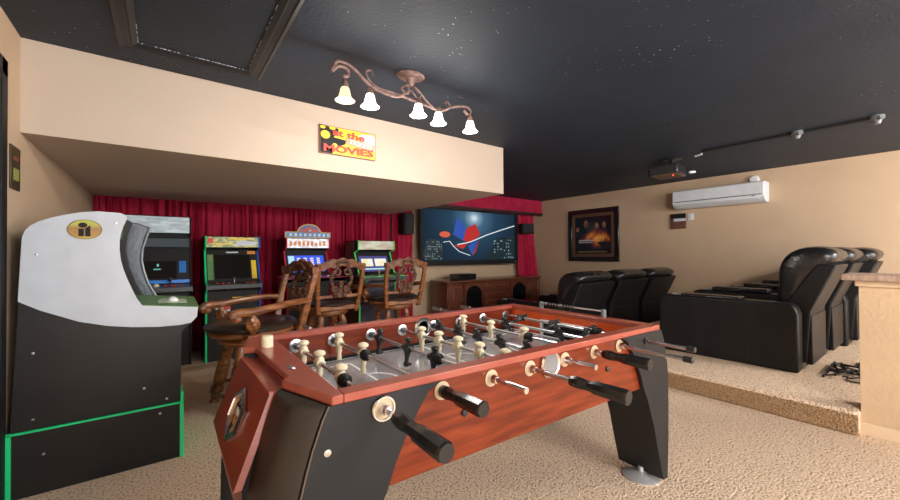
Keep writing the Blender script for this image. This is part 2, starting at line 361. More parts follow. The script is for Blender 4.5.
for x0,x1 in ((cx0+.36,cx0+.80),(cx1-.80,cx1-.36)):
    d_=build('door',arch(x0+.04,x1-.04,.12,.60,.45,cy0-.003,.012),DARKG,c,label='arched glass door')
    f=MB()
    n_=12; cxm=(x0+x1)/2; r=(x1-x0)/2-.04
    f.box((x0,cy0-.014,.09),(x0+.04,cy0+.02,.64)).box((x1-.04,cy0-.014,.09),(x1,cy0+.02,.64)).box((x0+.04,cy0-.014,.09),(x1-.04,cy0+.02,.12))
    ap=[(cxm+r*cos(pi*k/n_),.45+.15*sin(pi*k/n_)) for k in range(n_+1)]
    for (ax,az),(bx,bz) in zip(ap,ap[1:]): f.prism([(ax,cy0-.014,az),(bx,cy0-.014,bz),(bx,cy0-.014,.64),(ax,cy0-.014,.64)],(0,.03,0))
    build('arched_frame',f,CRED,d_)
for k,(z0,z1) in enumerate(((.50,.64),(.37,.49),(.24,.36),(.09,.23))):
    d_=build('drawer',MB().box((cx0+.82,cy0-.012,z0),(cx1-.82,cy0+.02,z1)),CRED,c,bevel=.005)
    build('raised_panel',MB().box((cx0+.87,cy0-.02,z0+.025),(cx1-.87,cy0-.011,z1-.025)),CRED,d_,bevel=.006)
    xm=(cx0+cx1)/2; build('handle',MB().tube([(xm-.05,cy0-.022,(z0+z1)/2),(xm-.03,cy0-.04,(z0+z1)/2-.008),(xm+.03,cy0-.04,(z0+z1)/2-.008),(xm+.05,cy0-.022,(z0+z1)/2)],.006,6),BLKP,d_)
r=thing('media_player',(4.20,5.18,.70),'black media player box on top of the credenza','electronics')
build('case',MB().box((4.00,5.06,.706),(4.42,5.30,.80)),BLKP,r,bevel=.006)
build('front_panel',MB().box((4.02,5.052,.72),(4.40,5.061,.75)).box((4.02,5.052,.76),(4.40,5.061,.79)),DARKG,r)
build('foot',MB().box((4.02,5.08,.700),(4.05,5.11,.707)).box((4.37,5.08,.700),(4.40,5.11,.707)).box((4.02,5.25,.700),(4.05,5.28,.707)).box((4.37,5.25,.700),(4.40,5.28,.707)),BLKM,r)

# ------------------------------------------------------------------ recliners
def recliner(x,y,z,w,back_w,arm,sc,label,right_arm,drop=0.):
    # local: y=0 rear of side panel, front at +1.06, x=0 left arm outer side
    o=thing('recliner',(x,y,z),label,'recliner','black leather theater recliners')
    L=1.06; H=.57*sc
    def armp(x0):
        mb=MB(); prof=[(-.03,.0),(L,.0),(L,H-.05),(L-.02,H-.02),(L-.06,H),(.06,H),(.02,H-.008),(-.012,H-.035),(-.03,H-.09)]
        mb.prism([(x0,a,b) for a,b in prof],(arm,0,0))
        q=build('arm',mb,LEATH,o,world=False,bevel=.018,seg=3)
        build('arm_pad',MB().box((x0+.008,.36,H-.005),(x0+arm-.008,.86,H+(.022 if 'near ' in label or sc<1 else .045))),LEATHW,q,world=False,bevel=.014,seg=3)
        cp=build('cup_holder',MB().torus((x0+arm/2,.93,H+.004),.042,.007),STEEL,q,world=False)
        if sc==1.:
            build('seam',MB().tube([(x0-.0005,.31,.01),(x0-.0005,.31,H-.01)],.0025,5).tube([(x0-.0005,.72,.01),(x0-.0005,.72,H-.01)],.0025,5),BLKM,q,world=False)
    armp(0)
    if right_arm: armp(w)
    a0,a1=arm+.005,w-.005
    if not right_arm and False: pass
    build('base',MB().box((a0,.06,.04),(a1,.92,.30*sc)),LEATH,o,world=False,bevel=.01)
    build('seat_cushion',MB().box((a0,.22,.28*sc),(a1,1.02,.45*sc)),LEATHW,o,world=False,bevel=.05,seg=4)
    build('footrest',MB().box((a0,1.0,.08),(a1,1.06,.40*sc)),LEATH,o,world=False,bevel=.025,seg=3)
    # back shell: slab tilted rearwards
    hz=.89*sc
    sh=MB().prism([(a0,-.05,.06),(a0,.10,.06),(a0,.13,.48*sc),(a0,-.12,hz+.01),(a0,-.24,hz),(a0,-.08,.50*sc)],(a1-a0,0,0))
    bs=build('back_shell',sh,LEATH,o,world=False,bevel=.014,seg=3)
    build('rear_panel',MB().box((a0+.02,-.085,.05),(a1-.02,-.045,.46*sc)),LEATH,bs,world=False,bevel=.006)
    # puffed back cushion: profile lofted in x
    prof=[(.10,.44),(.17,.52),(.16,.62),(.14,.72),(.15,.80),(.13,.92),(.06,1.01),(-.04,1.05),(-.17,1.045),(-.26,1.0),(-.25,.93),(-.15,.87),(.0,.70),(.04,.50)]
    nx=13; vs=[]; m=len(prof)
    cy=sum(a for a,b in prof)/m; cz=sum(b for a,b in prof)/m
    for i in range(nx+1):
        t=i/nx; e=1-abs(2*t-1)**5; k=.80+.20*e; xx=a0-.0+(a1-a0)*t
        for j,(a,b) in enumerate(prof):
            rip=1+.02*sin(i*2.3+j*1.1)
            vs.append((xx,(cy+(a-cy)*k*rip),(cz+(b-cz)*(k*.45+.55)*rip)*sc))
    mb=MB().add(vs,[(i*m+j,i*m+(j+1)%m,(i+1)*m+(j+1)%m,(i+1)*m+j) for i in range(nx) for j in range(m)]+[tuple(range(m))[::-1],tuple(nx*m+j for j in range(m))])
    build('back_cushion',mb,LEATHW,o,world=False,sub=1,smooth=180)
    return o
lab2=['near black leather recliner with its side panel towards the foosball table','middle black leather recliner in the row behind the half wall','far black leather recliner closest to the wall in the row behind the half wall']
for i in range(3):
    recliner(4.15+.78*i,.79-(0,.02,.10)[i],.15,.78,.6,.165,1.,lab2[i],i==2)
lab1=['leftmost black recliner of the front row, beside the credenza, back to the camera','middle black recliner of the front row below the framed poster','rightmost black recliner of the front row nearest the air conditioner wall']
for i in range(3):
    recliner(3.80+.905*i,2.87,.0,.905,.78,.13,.88,lab1[i],i==2)
# cables behind the near row
cb=MB(); random.seed(11)
for k in range(16):
    x=random.uniform(4.25,4.6); y=random.uniform(.42,.60); pts=[]; a=random.uniform(0,6)
    for j in range(14):
        pts.append((x,y,.158+.012*random.random()+.02*(k%3==0))); a+=random.uniform(-.9,.9)
        x=min(max(x+.06*cos(a),4.18),4.74); y=min(max(y+.045*sin(a),.40),.62)
    cb.tube(pts,.006,5)
tag(build('power_cables',cb,BLKM),'tangled black power cables on the carpet behind the near recliner','cables')
tag(build('power_strip',MB().box((4.78,.43,.151),(4.98,.49,.185)),BLKP,bevel=.006),'black power adapter among the cables behind the near recliner','power strip')

# ------------------------------------------------------------------ wall things (right)
p=thing('framed_poster',(XW-.02,4.19,1.50),'black framed film poster with a fiery sunset on the beige wall','poster')
py0,py1,pz0,pz1=3.655,4.735,.987,2.01; X0=XW-.045
def frame_yz(x,y0,y1,z0,z1,w,t): return MB().box((x,y0,z0),(x+t,y1,z0+w)).box((x,y0,z1-w),(x+t,y1,z1)).box((x,y0,z0+w),(x+t,y0+w,z1-w)).box((x,y1-w,z0+w),(x+t,y1,z1-w))
build('frame',frame_yz(X0,py0,py1,pz0,pz1,.09,.043),mat('gloss_black',(.01,.01,.011),.18,spec=.6),p,bevel=.01)
build('inner_frame',frame_yz(X0+.008,py0+.09,py1-.09,pz0+.09,pz1-.09,.06,.03),mat('bronze_mat',(.13,.065,.035),.4,bump=.4,bscale=80),p,bevel=.004)
pb=bpy.data.materials.new('poster_print'); pb.use_nodes=True; nt=pb.node_tree; n=nt.nodes; b=n['Principled BSDF']; b.inputs['Roughness'].default_value=.15
tc=n.new('ShaderNodeTexCoord'); nz=n.new('ShaderNodeTexNoise'); nz.inputs['Scale'].default_value=5; nz.inputs['Detail'].default_value=6
mp=n.new('ShaderNodeMapping'); mp.inputs['Location'].default_value=(0,.13,.14); mp.inputs['Scale'].default_value=(1,1.6,2.6)
le=n.new('ShaderNodeVectorMath'); le.operation='LENGTH'; ad=n.new('ShaderNodeMath'); ad.operation='MULTIPLY_ADD'; ad.inputs[1].default_value=.9; cr=n.new('ShaderNodeValToRGB')
nt.links.new(tc.outputs['Object'],mp.inputs['Vector']); nt.links.new(tc.outputs['Object'],nz.inputs['Vector']); nt.links.new(mp.outputs[0],le.inputs[0])
nt.links.new(nz.outputs['Fac'],ad.inputs[0]); nt.links.new(le.outputs['Value'],ad.inputs[2]); nt.links.new(ad.outputs[0],cr.inputs['Fac'])
e=cr.color_ramp.elements; e[0].position=.5; e[0].color=(.95,.62,.16,1); e[1].position=1.; e[1].color=(.012,.010,.012,1)
for q,cc in ((.62,(.80,.25,.03,1)),(.78,(.20,.04,.015,1)),(.9,(.035,.018,.018,1))):
    x=cr.color_ramp.elements.new(q); x.color=cc
nt.links.new(cr.outputs[0],b.inputs['Base Color'])
build('print',MB().box((X0+.020,py0+.15,pz0+.15),(X0+.03,py1-.15,pz1-.15)),pb,p)
for y,z,a,bz in ((4.33,1.72,.05,.075),(4.10,1.68,.042,.06),(3.95,1.69,.04,.058),(4.52,1.62,.035,.05)):
    build('pale_shape',MB().prism([(X0+.017,y+a*cos(k*pi/8),z+bz*sin(k*pi/8)) for k in range(16)],(.003,0,0)),mat('poster_flesh',(.42,.19,.09),.4,col2=(.10,.04,.02),nscale=22),p)
fg=MB().prism([(X0+.016,4.10,1.36),(X0+.016,3.92,1.37),(X0+.016,3.86,1.30),(X0+.016,4.02,1.28)],(.003,0,0)).box((X0+.016,4.0,1.37),(X0+.018,4.012,1.46)).box((X0+.016,3.94,1.37),(X0+.018,3.95,1.44))
build('ship_shape',fg,BLKM,p)
fg=MB()
for z0,z1,y0,y1 in ((1.385,1.41,4.17,4.50),(1.35,1.37,4.20,4.48)):
    yv=y0
    while yv<y1: fg.box((X0+.016,yv,z0),(X0+.018,yv+.022,z1)); yv+=.03
build('title_bar',fg,SKYP,p)
fg=MB().box((X0+.016,3.88,1.165),(X0+.018,4.52,1.172)).box((X0+.016,3.90,1.18),(X0+.018,4.50,1.186))
build('credit_line',fg,mat('poster_gold',(.40,.28,.10),.4),p)

a=thing('air_conditioner',(XW,2.07,1.83),'white wall-mounted split air conditioner high on the beige wall','air conditioner')
prof=[(XW,1.84),(XW,2.12),(XW-.19,2.12),(XW-.225,2.105),(XW-.235,1.95),(XW-.225,1.90),(XW-.15,1.845),(XW-.05,1.835)]
build('casing',MB().prism([(x,1.50,z) for x,z in prof],(0,1.16,0)),mat('ac_white',(.76,.78,.82),.35),a,bevel=.012,seg=3)
build('front_panel',MB().prism([(XW-.237,1.515,1.945),(XW-.228,1.515,2.10),(XW-.232,1.515,2.10),(XW-.243,1.515,1.945)],(0,1.13,0)),mat('ac_white',(0,0,0)),a)
build('louver_slot',MB().prism([(XW-.232,1.53,1.932),(XW-.232,1.53,1.944),(XW-.2405,1.53,1.944),(XW-.240,1.53,1.932)],(0,1.10,0)),mat('ac_grey_line',(.12,.13,.15),.5),a)
build('air_vane',MB().prism([(XW-.225,1.56,1.892),(XW-.165,1.56,1.852),(XW-.17,1.56,1.846),(XW-.231,1.56,1.888)],(0,1.04,0)),mat('ac_vane',(.72,.74,.76),.4),a)
build('badge',MB().box((XW-.246,1.60,1.915),(XW-.236,1.635,1.925)),GREYP,a)
tag(build('pipe_cover',MB().lathe([(.001,0),(.055,0),(.06,.02),(.05,.045),(.03,.05),(.001,.045)],(XW-.001,1.66,2.175),(-1,0,0)),WHITE),'round white pipe cover on the wall just above the air conditioner','cover')
g=thing('wall_picture',(XW-.01,2.66,1.66),'small unframed dark and brown landscape print below the air conditioner','picture')
build('canvas',MB().box((XW-.025,2.545,1.535),(XW-.001,2.775,1.78)),mat('print_brown',(.17,.075,.05),.5,col2=(.12,.05,.035),nscale=15),g,bevel=.003)
build('dark_band',MB().box((XW-.027,2.546,1.70),(XW-.0245,2.774,1.779)),BLKM,g)
build('pale_band',MB().box((XW-.027,2.546,1.655),(XW-.0245,2.72,1.70)),SKYP,g)
w=thing('light_switch',(XW-.01,2.475,1.72),'white switch plate right of the small wall print','switch')
build('plate',MB().box((XW-.012,2.44,1.665),(XW-.001,2.515,1.77)),WHITE,w,bevel=.003)
build('rocker',MB().box((XW-.018,2.462,1.69),(XW-.011,2.493,1.745)),WHITE,w,bevel=.003)
# left wall picture
g=thing('wall_picture',(XL+.01,2.835,1.59),'small dark print on the left wall beside the soffit corner','picture')
build('canvas',MB().box((XL+.001,2.752,1.485),(XL+.008,2.90,1.70)),mat('print_dark',(.03,.02,.015),.4,col2=(.07,.045,.02),nscale=14),g,bevel=.002)
build('green_shape',MB().box((XL+.007,2.79,1.53),(XL+.010,2.87,1.59)),mat('print_green',(.25,.35,.06),.5,col2=(.3,.28,.08),nscale=30),g)
build('orange_shape',MB().box((XL+.007,2.79,1.63),(XL+.010,2.87,1.65)),mat('print_orange',(.25,.09,.03),.5),g)

# ------------------------------------------------------------------ "at the MOVIES" sign on the soffit
g=thing('movies_sign',(1.19,2.915,2.045),'rectangular yellow and black sign reading at the MOVIES on the soffit','sign')
sx0,sx1,sz0,sz1=.957,1.427,1.936,2.157; Yv=2.925
build('board',MB().box((sx0,Yv-.012,sz0),(sx1,Yv+.004,sz1)),mat('sign_border',(.22,.07,.06),.5),g,bevel=.002)
build('yellow_face',MB().box((sx0+.008,Yv-.014,sz0+.006),(sx1-.008,Yv-.0115,sz1-.006)),YEL,g)
y=Yv-.016
build('film_reel',MB().prism([(sx0+.008,y,sz0+.006),(sx0+.10,y,sz0+.006),(sx0+.11,y,sz0+.05),(sx0+.20,y,sz0+.09),(sx0+.22,y,sz0+.125),(sx0+.11,y,sz0+.135),(sx0+.15,y,sz0+.175),(sx0+.15,y,sz1-.012),(sx0+.008,y,sz1-.006)],(0,.002,0)),BLKM,g)
hl=MB()
for (hx,hz,ra) in ((.045,.145,.032),(.025,.20,.018),(.10,.203,.022),(.12,.07,.018)): hl.ngon((sx0+hx,y-.002,sz0+hz),ra*1.15,min(ra,.012 if hz>.19 else ra),14,.0015)
build('reel_hole',hl,YEL,g)
build('white_corner',MB().prism([(sx1-.15,y,sz1-.03),(sx1-.03,y,sz1-.012),(sx1-.010,y,sz1-.03),(sx1-.010,y,sz0+.075),(sx1-.09,y,sz0+.09)],(0,.002,0)),SKYP,g)
tk=MB().box((sx0+.21,y-.0045,sz0+.082),(sx0+.455,y-.001,sz0+.138),Matrix.Rotation(.14,3,'Y')); build('ticket',tk,mat('ticket_orange',(.72,.30,.18),.5),g)
build('ticket_lettering',text_mb('TICKETS',.045,facing_minus_y(sx0+.335,y-.006,sz0+.108,.14),.001,bold=.001,fit=.20),SKYP,g)
build('sign_lettering',text_mb('at the',.075,facing_minus_y(sx0+.235,y-.007,sz0+.168,.04),.001,bold=.0022,fit=.27),REDP,g,label='red letters at the')
build('sign_lettering',text_mb('MOVIES',.075,facing_minus_y(sx0+.235,y-.009,sz0+.044,-.02),.001,bold=.003,fit=.42),REDP,g,label='red letters MOVIES')

# ------------------------------------------------------------------ ceiling light fixture
def fixture(ox,oy,label,flip=1):
    f=thing('chandelier',(ox,oy,ZC),label,'ceiling light')
    z=ZC
    build('canopy',MB().lathe([(.001,0),(.072,0),(.076,-.008),(.066,-.018),(.03,-.026),(.012,-.075),(.001,-.08)],(ox,oy,z),(0,0,1),mod=None,sx=1.25),COPPER,f)
    P=[(-.5,0),( -.32,.0),(.05,.0),(.22,.0),(.5,.0)]
    # main scrolling arms
    def S(pts,r=.009): return MB().tube(pts,r,8)
    def crv(pts,n=10):
        out=[]; m=len(pts)
        for i in range(m-1):
            p0=Vector(pts[max(i-1,0)]);p1=Vector(pts[i]);p2=Vector(pts[i+1]);p3=Vector(pts[min(i+2,m-1)])
            for k in range(n):
                t=k/n; out.append(.5*((2*p1)+(-p0+p2)*t+(2*p0-5*p1+4*p2-p3)*t*t+(-p0+3*p1-3*p2+p3)*t**3))
        out.append(Vector(pts[-1])); return out
    def pt(x,zz,y=0): return (ox+x,oy+y,z+zz)
    a1=crv([pt(-.455,-.135),pt(-.42,-.12),pt(-.43,-.085),pt(-.48,-.085),pt(-.515,-.12),pt(-.485,-.06),pt(-.40,-.065),pt(-.27,-.145),pt(-.12,-.165),pt(-.03,-.12),pt(-.02,-.075)])
    a2=crv([pt(.02,-.07),pt(.07,-.10),pt(.13,-.15),pt(.22,-.18),pt(.33,-.13),pt(.45,-.10),pt(.50,-.125),pt(.47,-.15),pt(.44,-.13)])
    a3=crv([pt(-.27,-.145),pt(-.10,-.15),pt(.08,-.165),pt(.22,-.18)])
    sc1=crv([pt(-.20,-.155),pt(-.28,-.12),pt(-.31,-.07),pt(-.28,-.05),pt(-.265,-.075)])
    sc2=crv([pt(.16,-.17),pt(.27,-.165),pt(.31,-.13),pt(.29,-.105),pt(.27,-.12)])
    sc3=crv([pt(-.02,-.07),pt(-.07,-.10),pt(-.03,-.13),pt(.0,-.10),pt(.05,-.14),pt(.08,-.10)])
    for q,r in ((a1,.0105),(a2,.0095),(a3,.009),(sc1,.007),(sc2,.007),(sc3,.007)): build('scroll_arm',S(q,r),COPPER,f)
    for i,x in enumerate((-.44,-.285,.055,.215,.495)):
        zt=(-.15,-.16,-.155,-.175,-.14)[i]; s0=z-.20+(.0,.0,.02,.0,.0)[i]
        build('socket',MB().tube([(ox+x,oy,z+zt),(ox+x,oy,s0+.035)],.007,8).lathe([(.001,.045),(.014,.042),(.02,.02),(.022,0),(.001,-.002)],(ox+x,oy,s0)),COPPER,f)
        bell=[(.020,.008),(.026,-.005),(.030,-.025),(.035,-.045),(.046,-.062),(.056,-.070),(.052,-.070),(.042,-.060),(.031,-.043),(.026,-.022),(.018,.0)]
        gm=emis('lamp_glass_dim' if i==0 else 'lamp_glass',(1,.74,.46) if i==0 else (1,.95,.86),1.15 if i==0 else 3.5)
        sh=build('glass_shade',MB().lathe(bell,(ox+x,oy,s0),n=24),gm,f)
        build('bulb',MB().ball((ox+x,oy,s0-.035),(.017,.017,.024)),emis('bulb_glow',(1,.93,.8),14.),sh)
        l=bpy.data.lights.new('lamp_light','POINT'); l.energy=(8 if i==0 else 16)*LAMP; l.color=(1,.94,.87); l.shadow_soft_size=.05
        lo=bpy.data.objects.new('lamp_light',l); COL.objects.link(lo); lo.location=(x,0,s0-z-.095); lo.parent=f
    return f
LAMP=.60
fixture(1.27,2.08,'copper scroll track light with five glowing bell shades on the black ceiling')
LAMP=2.5  # two unseen fixtures added behind the camera to brighten the floor
fixture(1.6,-1.5,'unseen copper scroll ceiling light added as fill behind the camera, left of the half wall')
fixture(4.9,-1.4,'unseen copper scroll ceiling light added as fill behind the camera, right of the half wall')

# projector
g=thing('projector',(4.93,2.14,2.12),'black ceiling-mounted projector hanging in front of the beige wall','projector')
build('ceiling_plate',MB().lathe([(.001,0),(.11,0),(.10,-.012),(.001,-.014)],(4.99,2.05,ZC),n=24),BLKP,g)
build('mount_pole',MB().tube([(4.99,2.05,ZC-.012),(4.99,2.05,2.21)],.03,10),BLKM,g)
rz=Matrix.Rotation(.12,3,'Z')
build('body',MB().box((4.84,1.96,2.105),(5.22,2.28,2.225),rz),BLKP,g,bevel=.02,seg=3)
build('underside',MB().box((4.86,1.98,2.097),(5.20,2.26,2.107),rz),mat('projector_brown',(.16,.09,.06),.5),g)
build('lens',MB().lathe([(.001,0),(.045,0),(.045,.035),(.03,.03),(.001,.02)],(4.98,2.28,2.165),(0,1,0)),DARKG,g)
build('indicator_light',MB().ball((4.96,2.03,2.095),.008),emis('red_led',(1,.05,.02),4),g)
build('rear_plug',MB().tube([(5.18,1.93,2.14),(5.26,1.90,2.15)],.014,8),WHITE,g)
# ceiling cable track
g=thing('ceiling_track',(4.85,1.0,ZC),'thin black lighting track with two small heads along the ceiling','track light')
build('rail',MB().box((4.83,.40,ZC-.022),(4.87,1.68,ZC)),BLKM,g,bevel=.003)
for yv in (.87,.36):
    h=build('track_head',MB().lathe([(.001,0),(.045,0),(.045,-.03),(.03,-.035),(.02,-.07),(.001,-.07)],(4.83,yv,ZC)).tube([(4.77,yv-.03,ZC-.03),(4.90,yv+.04,ZC-.03)],.014,8),GREYP,g)
build('white_connector',MB().tube([(4.97,1.72,ZC-.012),(4.99,1.80,ZC-.02)],.012,8),WHITE,g)

# ------------------------------------------------------------------ golf arcade cabinet (left, near)
g=thing('arcade_cabinet',(-.24,2.93,0),'nearest arcade cabinet with a white side panel, round logo and green-edged base','arcade cabinet')
Y0,Y1=2.69,3.15
bx=[(-.575,.31),(.082,.31),(.090,.71),(.133,.755),(.162,.79),(.167,.845),(-.088,.875),(-.132,.97),(-.168,1.079),(-.184,1.187),(-.178,1.273),(-.154,1.345),(-.160,1.368),(-.185,1.381),(-.266,1.383),(-.388,1.36),(-.479,1.323),(-.52,1.29),(-.538,1.248),(-.55,.93)]
build('side_panel',MB().prism([(x,Y0,z) for x,z in bx],(0,.018,0)),BLK,g,bevel=.003)
wh=[(-.550,.935),(-.477,.886),(-.34,.816),(-.232,.782),(-.132,.763),(-.02,.751),(.08,.750),(.133,.757),(.162,.79),(.167,.845),(-.088,.875),(-.112,.918),(-.132,.97),(-.152,1.025),(-.168,1.079),(-.179,1.13),(-.184,1.187),(-.183,1.23),(-.178,1.273),(-.168,1.31),(-.153,1.35),(-.158,1.368),(-.18,1.38),(-.266,1.384),(-.33,1.376),(-.388,1.36),(-.44,1.342),(-.479,1.323),(-.51,1.30),(-.528,1.275),(-.538,1.24)]
sp=build('white_side_graphic',MB().prism([(x,Y0-.004,z) for x,z in wh],(0,.0038,0)),mat('white_graphic',(.50,.53,.58),.3),g)
build('side_panel',MB().prism([(x,Y1-.018,z) for x,z in bx],(0,.018,0)),BLK,g,bevel=.003)
# logo
gl=bpy.data.materials.new('logo_gold'); gl.use_nodes=True; nt=gl.node_tree; n=nt.nodes; b=n['Principled BSDF']; tc=n.new('ShaderNodeTexCoord'); cr=n.new('ShaderNodeValToRGB'); mp=n.new('ShaderNodeMapping'); sp_=n.new('ShaderNodeSeparateXYZ')
mp.inputs['Scale'].default_value=(1,1,9); mp.inputs['Location'].default_value=(0,0,.5)
nt.links.new(tc.outputs['Object'],mp.inputs['Vector']); nt.links.new(mp.outputs[0],sp_.inputs[0]); nt.links.new(sp_.outputs['Z'],cr.inputs['Fac']); nt.links.new(cr.outputs[0],b.inputs['Base Color'])
e=cr.color_ramp.elements; e[0].position=.05; e[0].color=(.42,.42,.03,1); e[1].position=.95; e[1].color=(.36,.45,.04,1)
for q,cc in ((.2,(.42,.22,.03,1)),(.55,(.32,.16,.04,1)),(.7,(.42,.38,.05,1))):
    x=cr.color_ramp.elements.new(q); x.color=cc
b.inputs['Roughness'].default_value=.3
LX,LZ=-.318,1.287
lg=build('round_logo',MB().ngon((LX,Y0-.007,LZ),.064,.049,32,.0028),gl,g,loc=(LX,Y0-.007,LZ))
build('logo_ring',MB().torus((LX,Y0-.007,LZ),.064,.002,(0,1,0),n=32,m=6,sx=1,sy=.77),mat('logo_brown',(.22,.09,.03),.4),lg)
build('logo_lettering',MB().ngon((LX-.008,Y0-.010,LZ+.022),.017,.013,16,.0025).box((LX-.024,Y0-.010,LZ-.035),(LX-.004,Y0-.0075,LZ+.003)).prism([(LX+.001,Y0-.010,LZ-.035),(LX+.021,Y0-.010,LZ-.035),(LX+.021,Y0-.010,LZ+.022),(LX+.001,Y0-.010,LZ+.006)],(0,.0025,0)),BLKM,lg)
for x,z in ((-.49,1.16),(-.20,1.325),(-.50,.68),(-.08,.42),(-.50,.36),(.02,.34),(-.46,.19),(-.01,.27)):
    build('screw_head',MB().lathe([(.001,0),(.0065,0),(.005,.002),(.001,.0025)],(x,Y0-.004 if z>.9 else Y0,z) if z>.31 else (x,Y0-.018,z),(0,-1,0),n=10),STEEL,g)
# body between side panels, following the profile, recessed screen
build('back_body',MB().prism([(x,Y0+.019,z) for x,z in [(-.57,.31),(.04,.31),(.05,.70),(.05,.80),(-.20,.86),(-.30,.98),(-.31,1.30),(-.27,1.36),(-.38,1.35),(-.50,1.28),(-.55,.93)]],(0,Y1-Y0-.038,0)),BLKM,g)
build('marquee',MB().prism([(x,Y0+.019,z) for x,z in [(-.30,1.25),(-.205,1.255),(-.19,1.36),(-.27,1.37)]],(0,Y1-Y0-.038,0)),emis('marquee_green',(.10,.22,.10),.5,(.35,.30,.08),12),g)
build('game_screen',MB().prism([(x,Y0+.03,z) for x,z in [(-.292,.985),(-.286,.985),(-.292,1.245),(-.298,1.245)]],(0,Y1-Y0-.06,0)),DARKG,g)
dk=build('control_deck',MB().prism([(x,Y0+.019,z) for x,z in [(-.20,.875),(.165,.842),(.160,.79),(.13,.755),(-.20,.76)]],(0,Y1-Y0-.038,0)),WHITE,g,bevel=.004)
build('deck_overlay',MB().prism([(-.15,Y0-.003,.881),(.172,Y0-.003,.8455),(.172,Y1,.864),(-.15,Y1,.899)],(0,0,.004)),GREENP,dk)
build('trackball',MB().ball((.05,2.90,.868),.03),WHITE,dk)
build('deck_marking',MB().prism([(-.02,2.80,.8735),(.12,2.83,.860),(.12,3.0,.867),(-.02,3.03,.882)],(0,0,.002)),mat('deck_pale',(.55,.6,.45),.4),dk)
# far curved bezel
cv=[(-.215,1.372),(-.13,1.36),(-.068,1.335),(-.088,1.27),(-.108,1.19),(-.112,1.12),(-.10,1.05),(-.078,.97),(-.03,.87),(-.02,.845),(-.12,.855),(-.18,.95),(-.20,1.05),(-.22,1.20)]
build('curved_bezel',MB().prism([(x,Y1+.001,z) for x,z in cv],(0,.03,0)),mat('bezel_grey',(.06,.07,.085),.22,bump=.3,bscale=40,bdist=.004),g,bevel=.006)
ce=[(-.068,1.335),(-.088,1.27),(-.108,1.19),(-.112,1.12),(-.10,1.05),(-.078,.97),(-.03,.87)]
build('bezel_edge_highlight',MB().tube([(x+.004,Y1-.004,z) for x,z in ce],.007,8),mat('bezel_shine',(.22,.25,.27),.2),g)  # pale strip paints a highlight along the bezel's curved edge
# riser base with green edging
rb=build('riser',MB().prism([(x,Y0-.016,z) for x,z in [(-.583,.0),(.092,.0),(.092,.305),(-.583,.305)]],(0,Y1-Y0+.032,0)),BLK,g,bevel=.002,label='black riser box with green edging')
gt=MB()
ya=Y0-.022
gt.box((-.588,ya,.0),(-.566,Y0-.014,.318)).box((.080,ya,0),(.097,Y0-.014,.318)).box((-.583,ya,.305),(.097,Y0-.010,.314)).box((.090,Y0-.014,.0),(.097,Y1+.016,.318)).box((.083,ya+.004,.31),(.097,Y0+.0,.37))
build('green_edging',gt,GREEN,rb)
gd=MB()
for i in range(26):
    for j in range(3): gd.box((-.30+i*.0145,Y0-.0175,.012+j*.014+.0),(-.2895+i*.0145,Y0-.0155,.022+j*.014))
build('vent_dots',gd,mat('vent_dark',(.004,.004,.005),.8),rb)

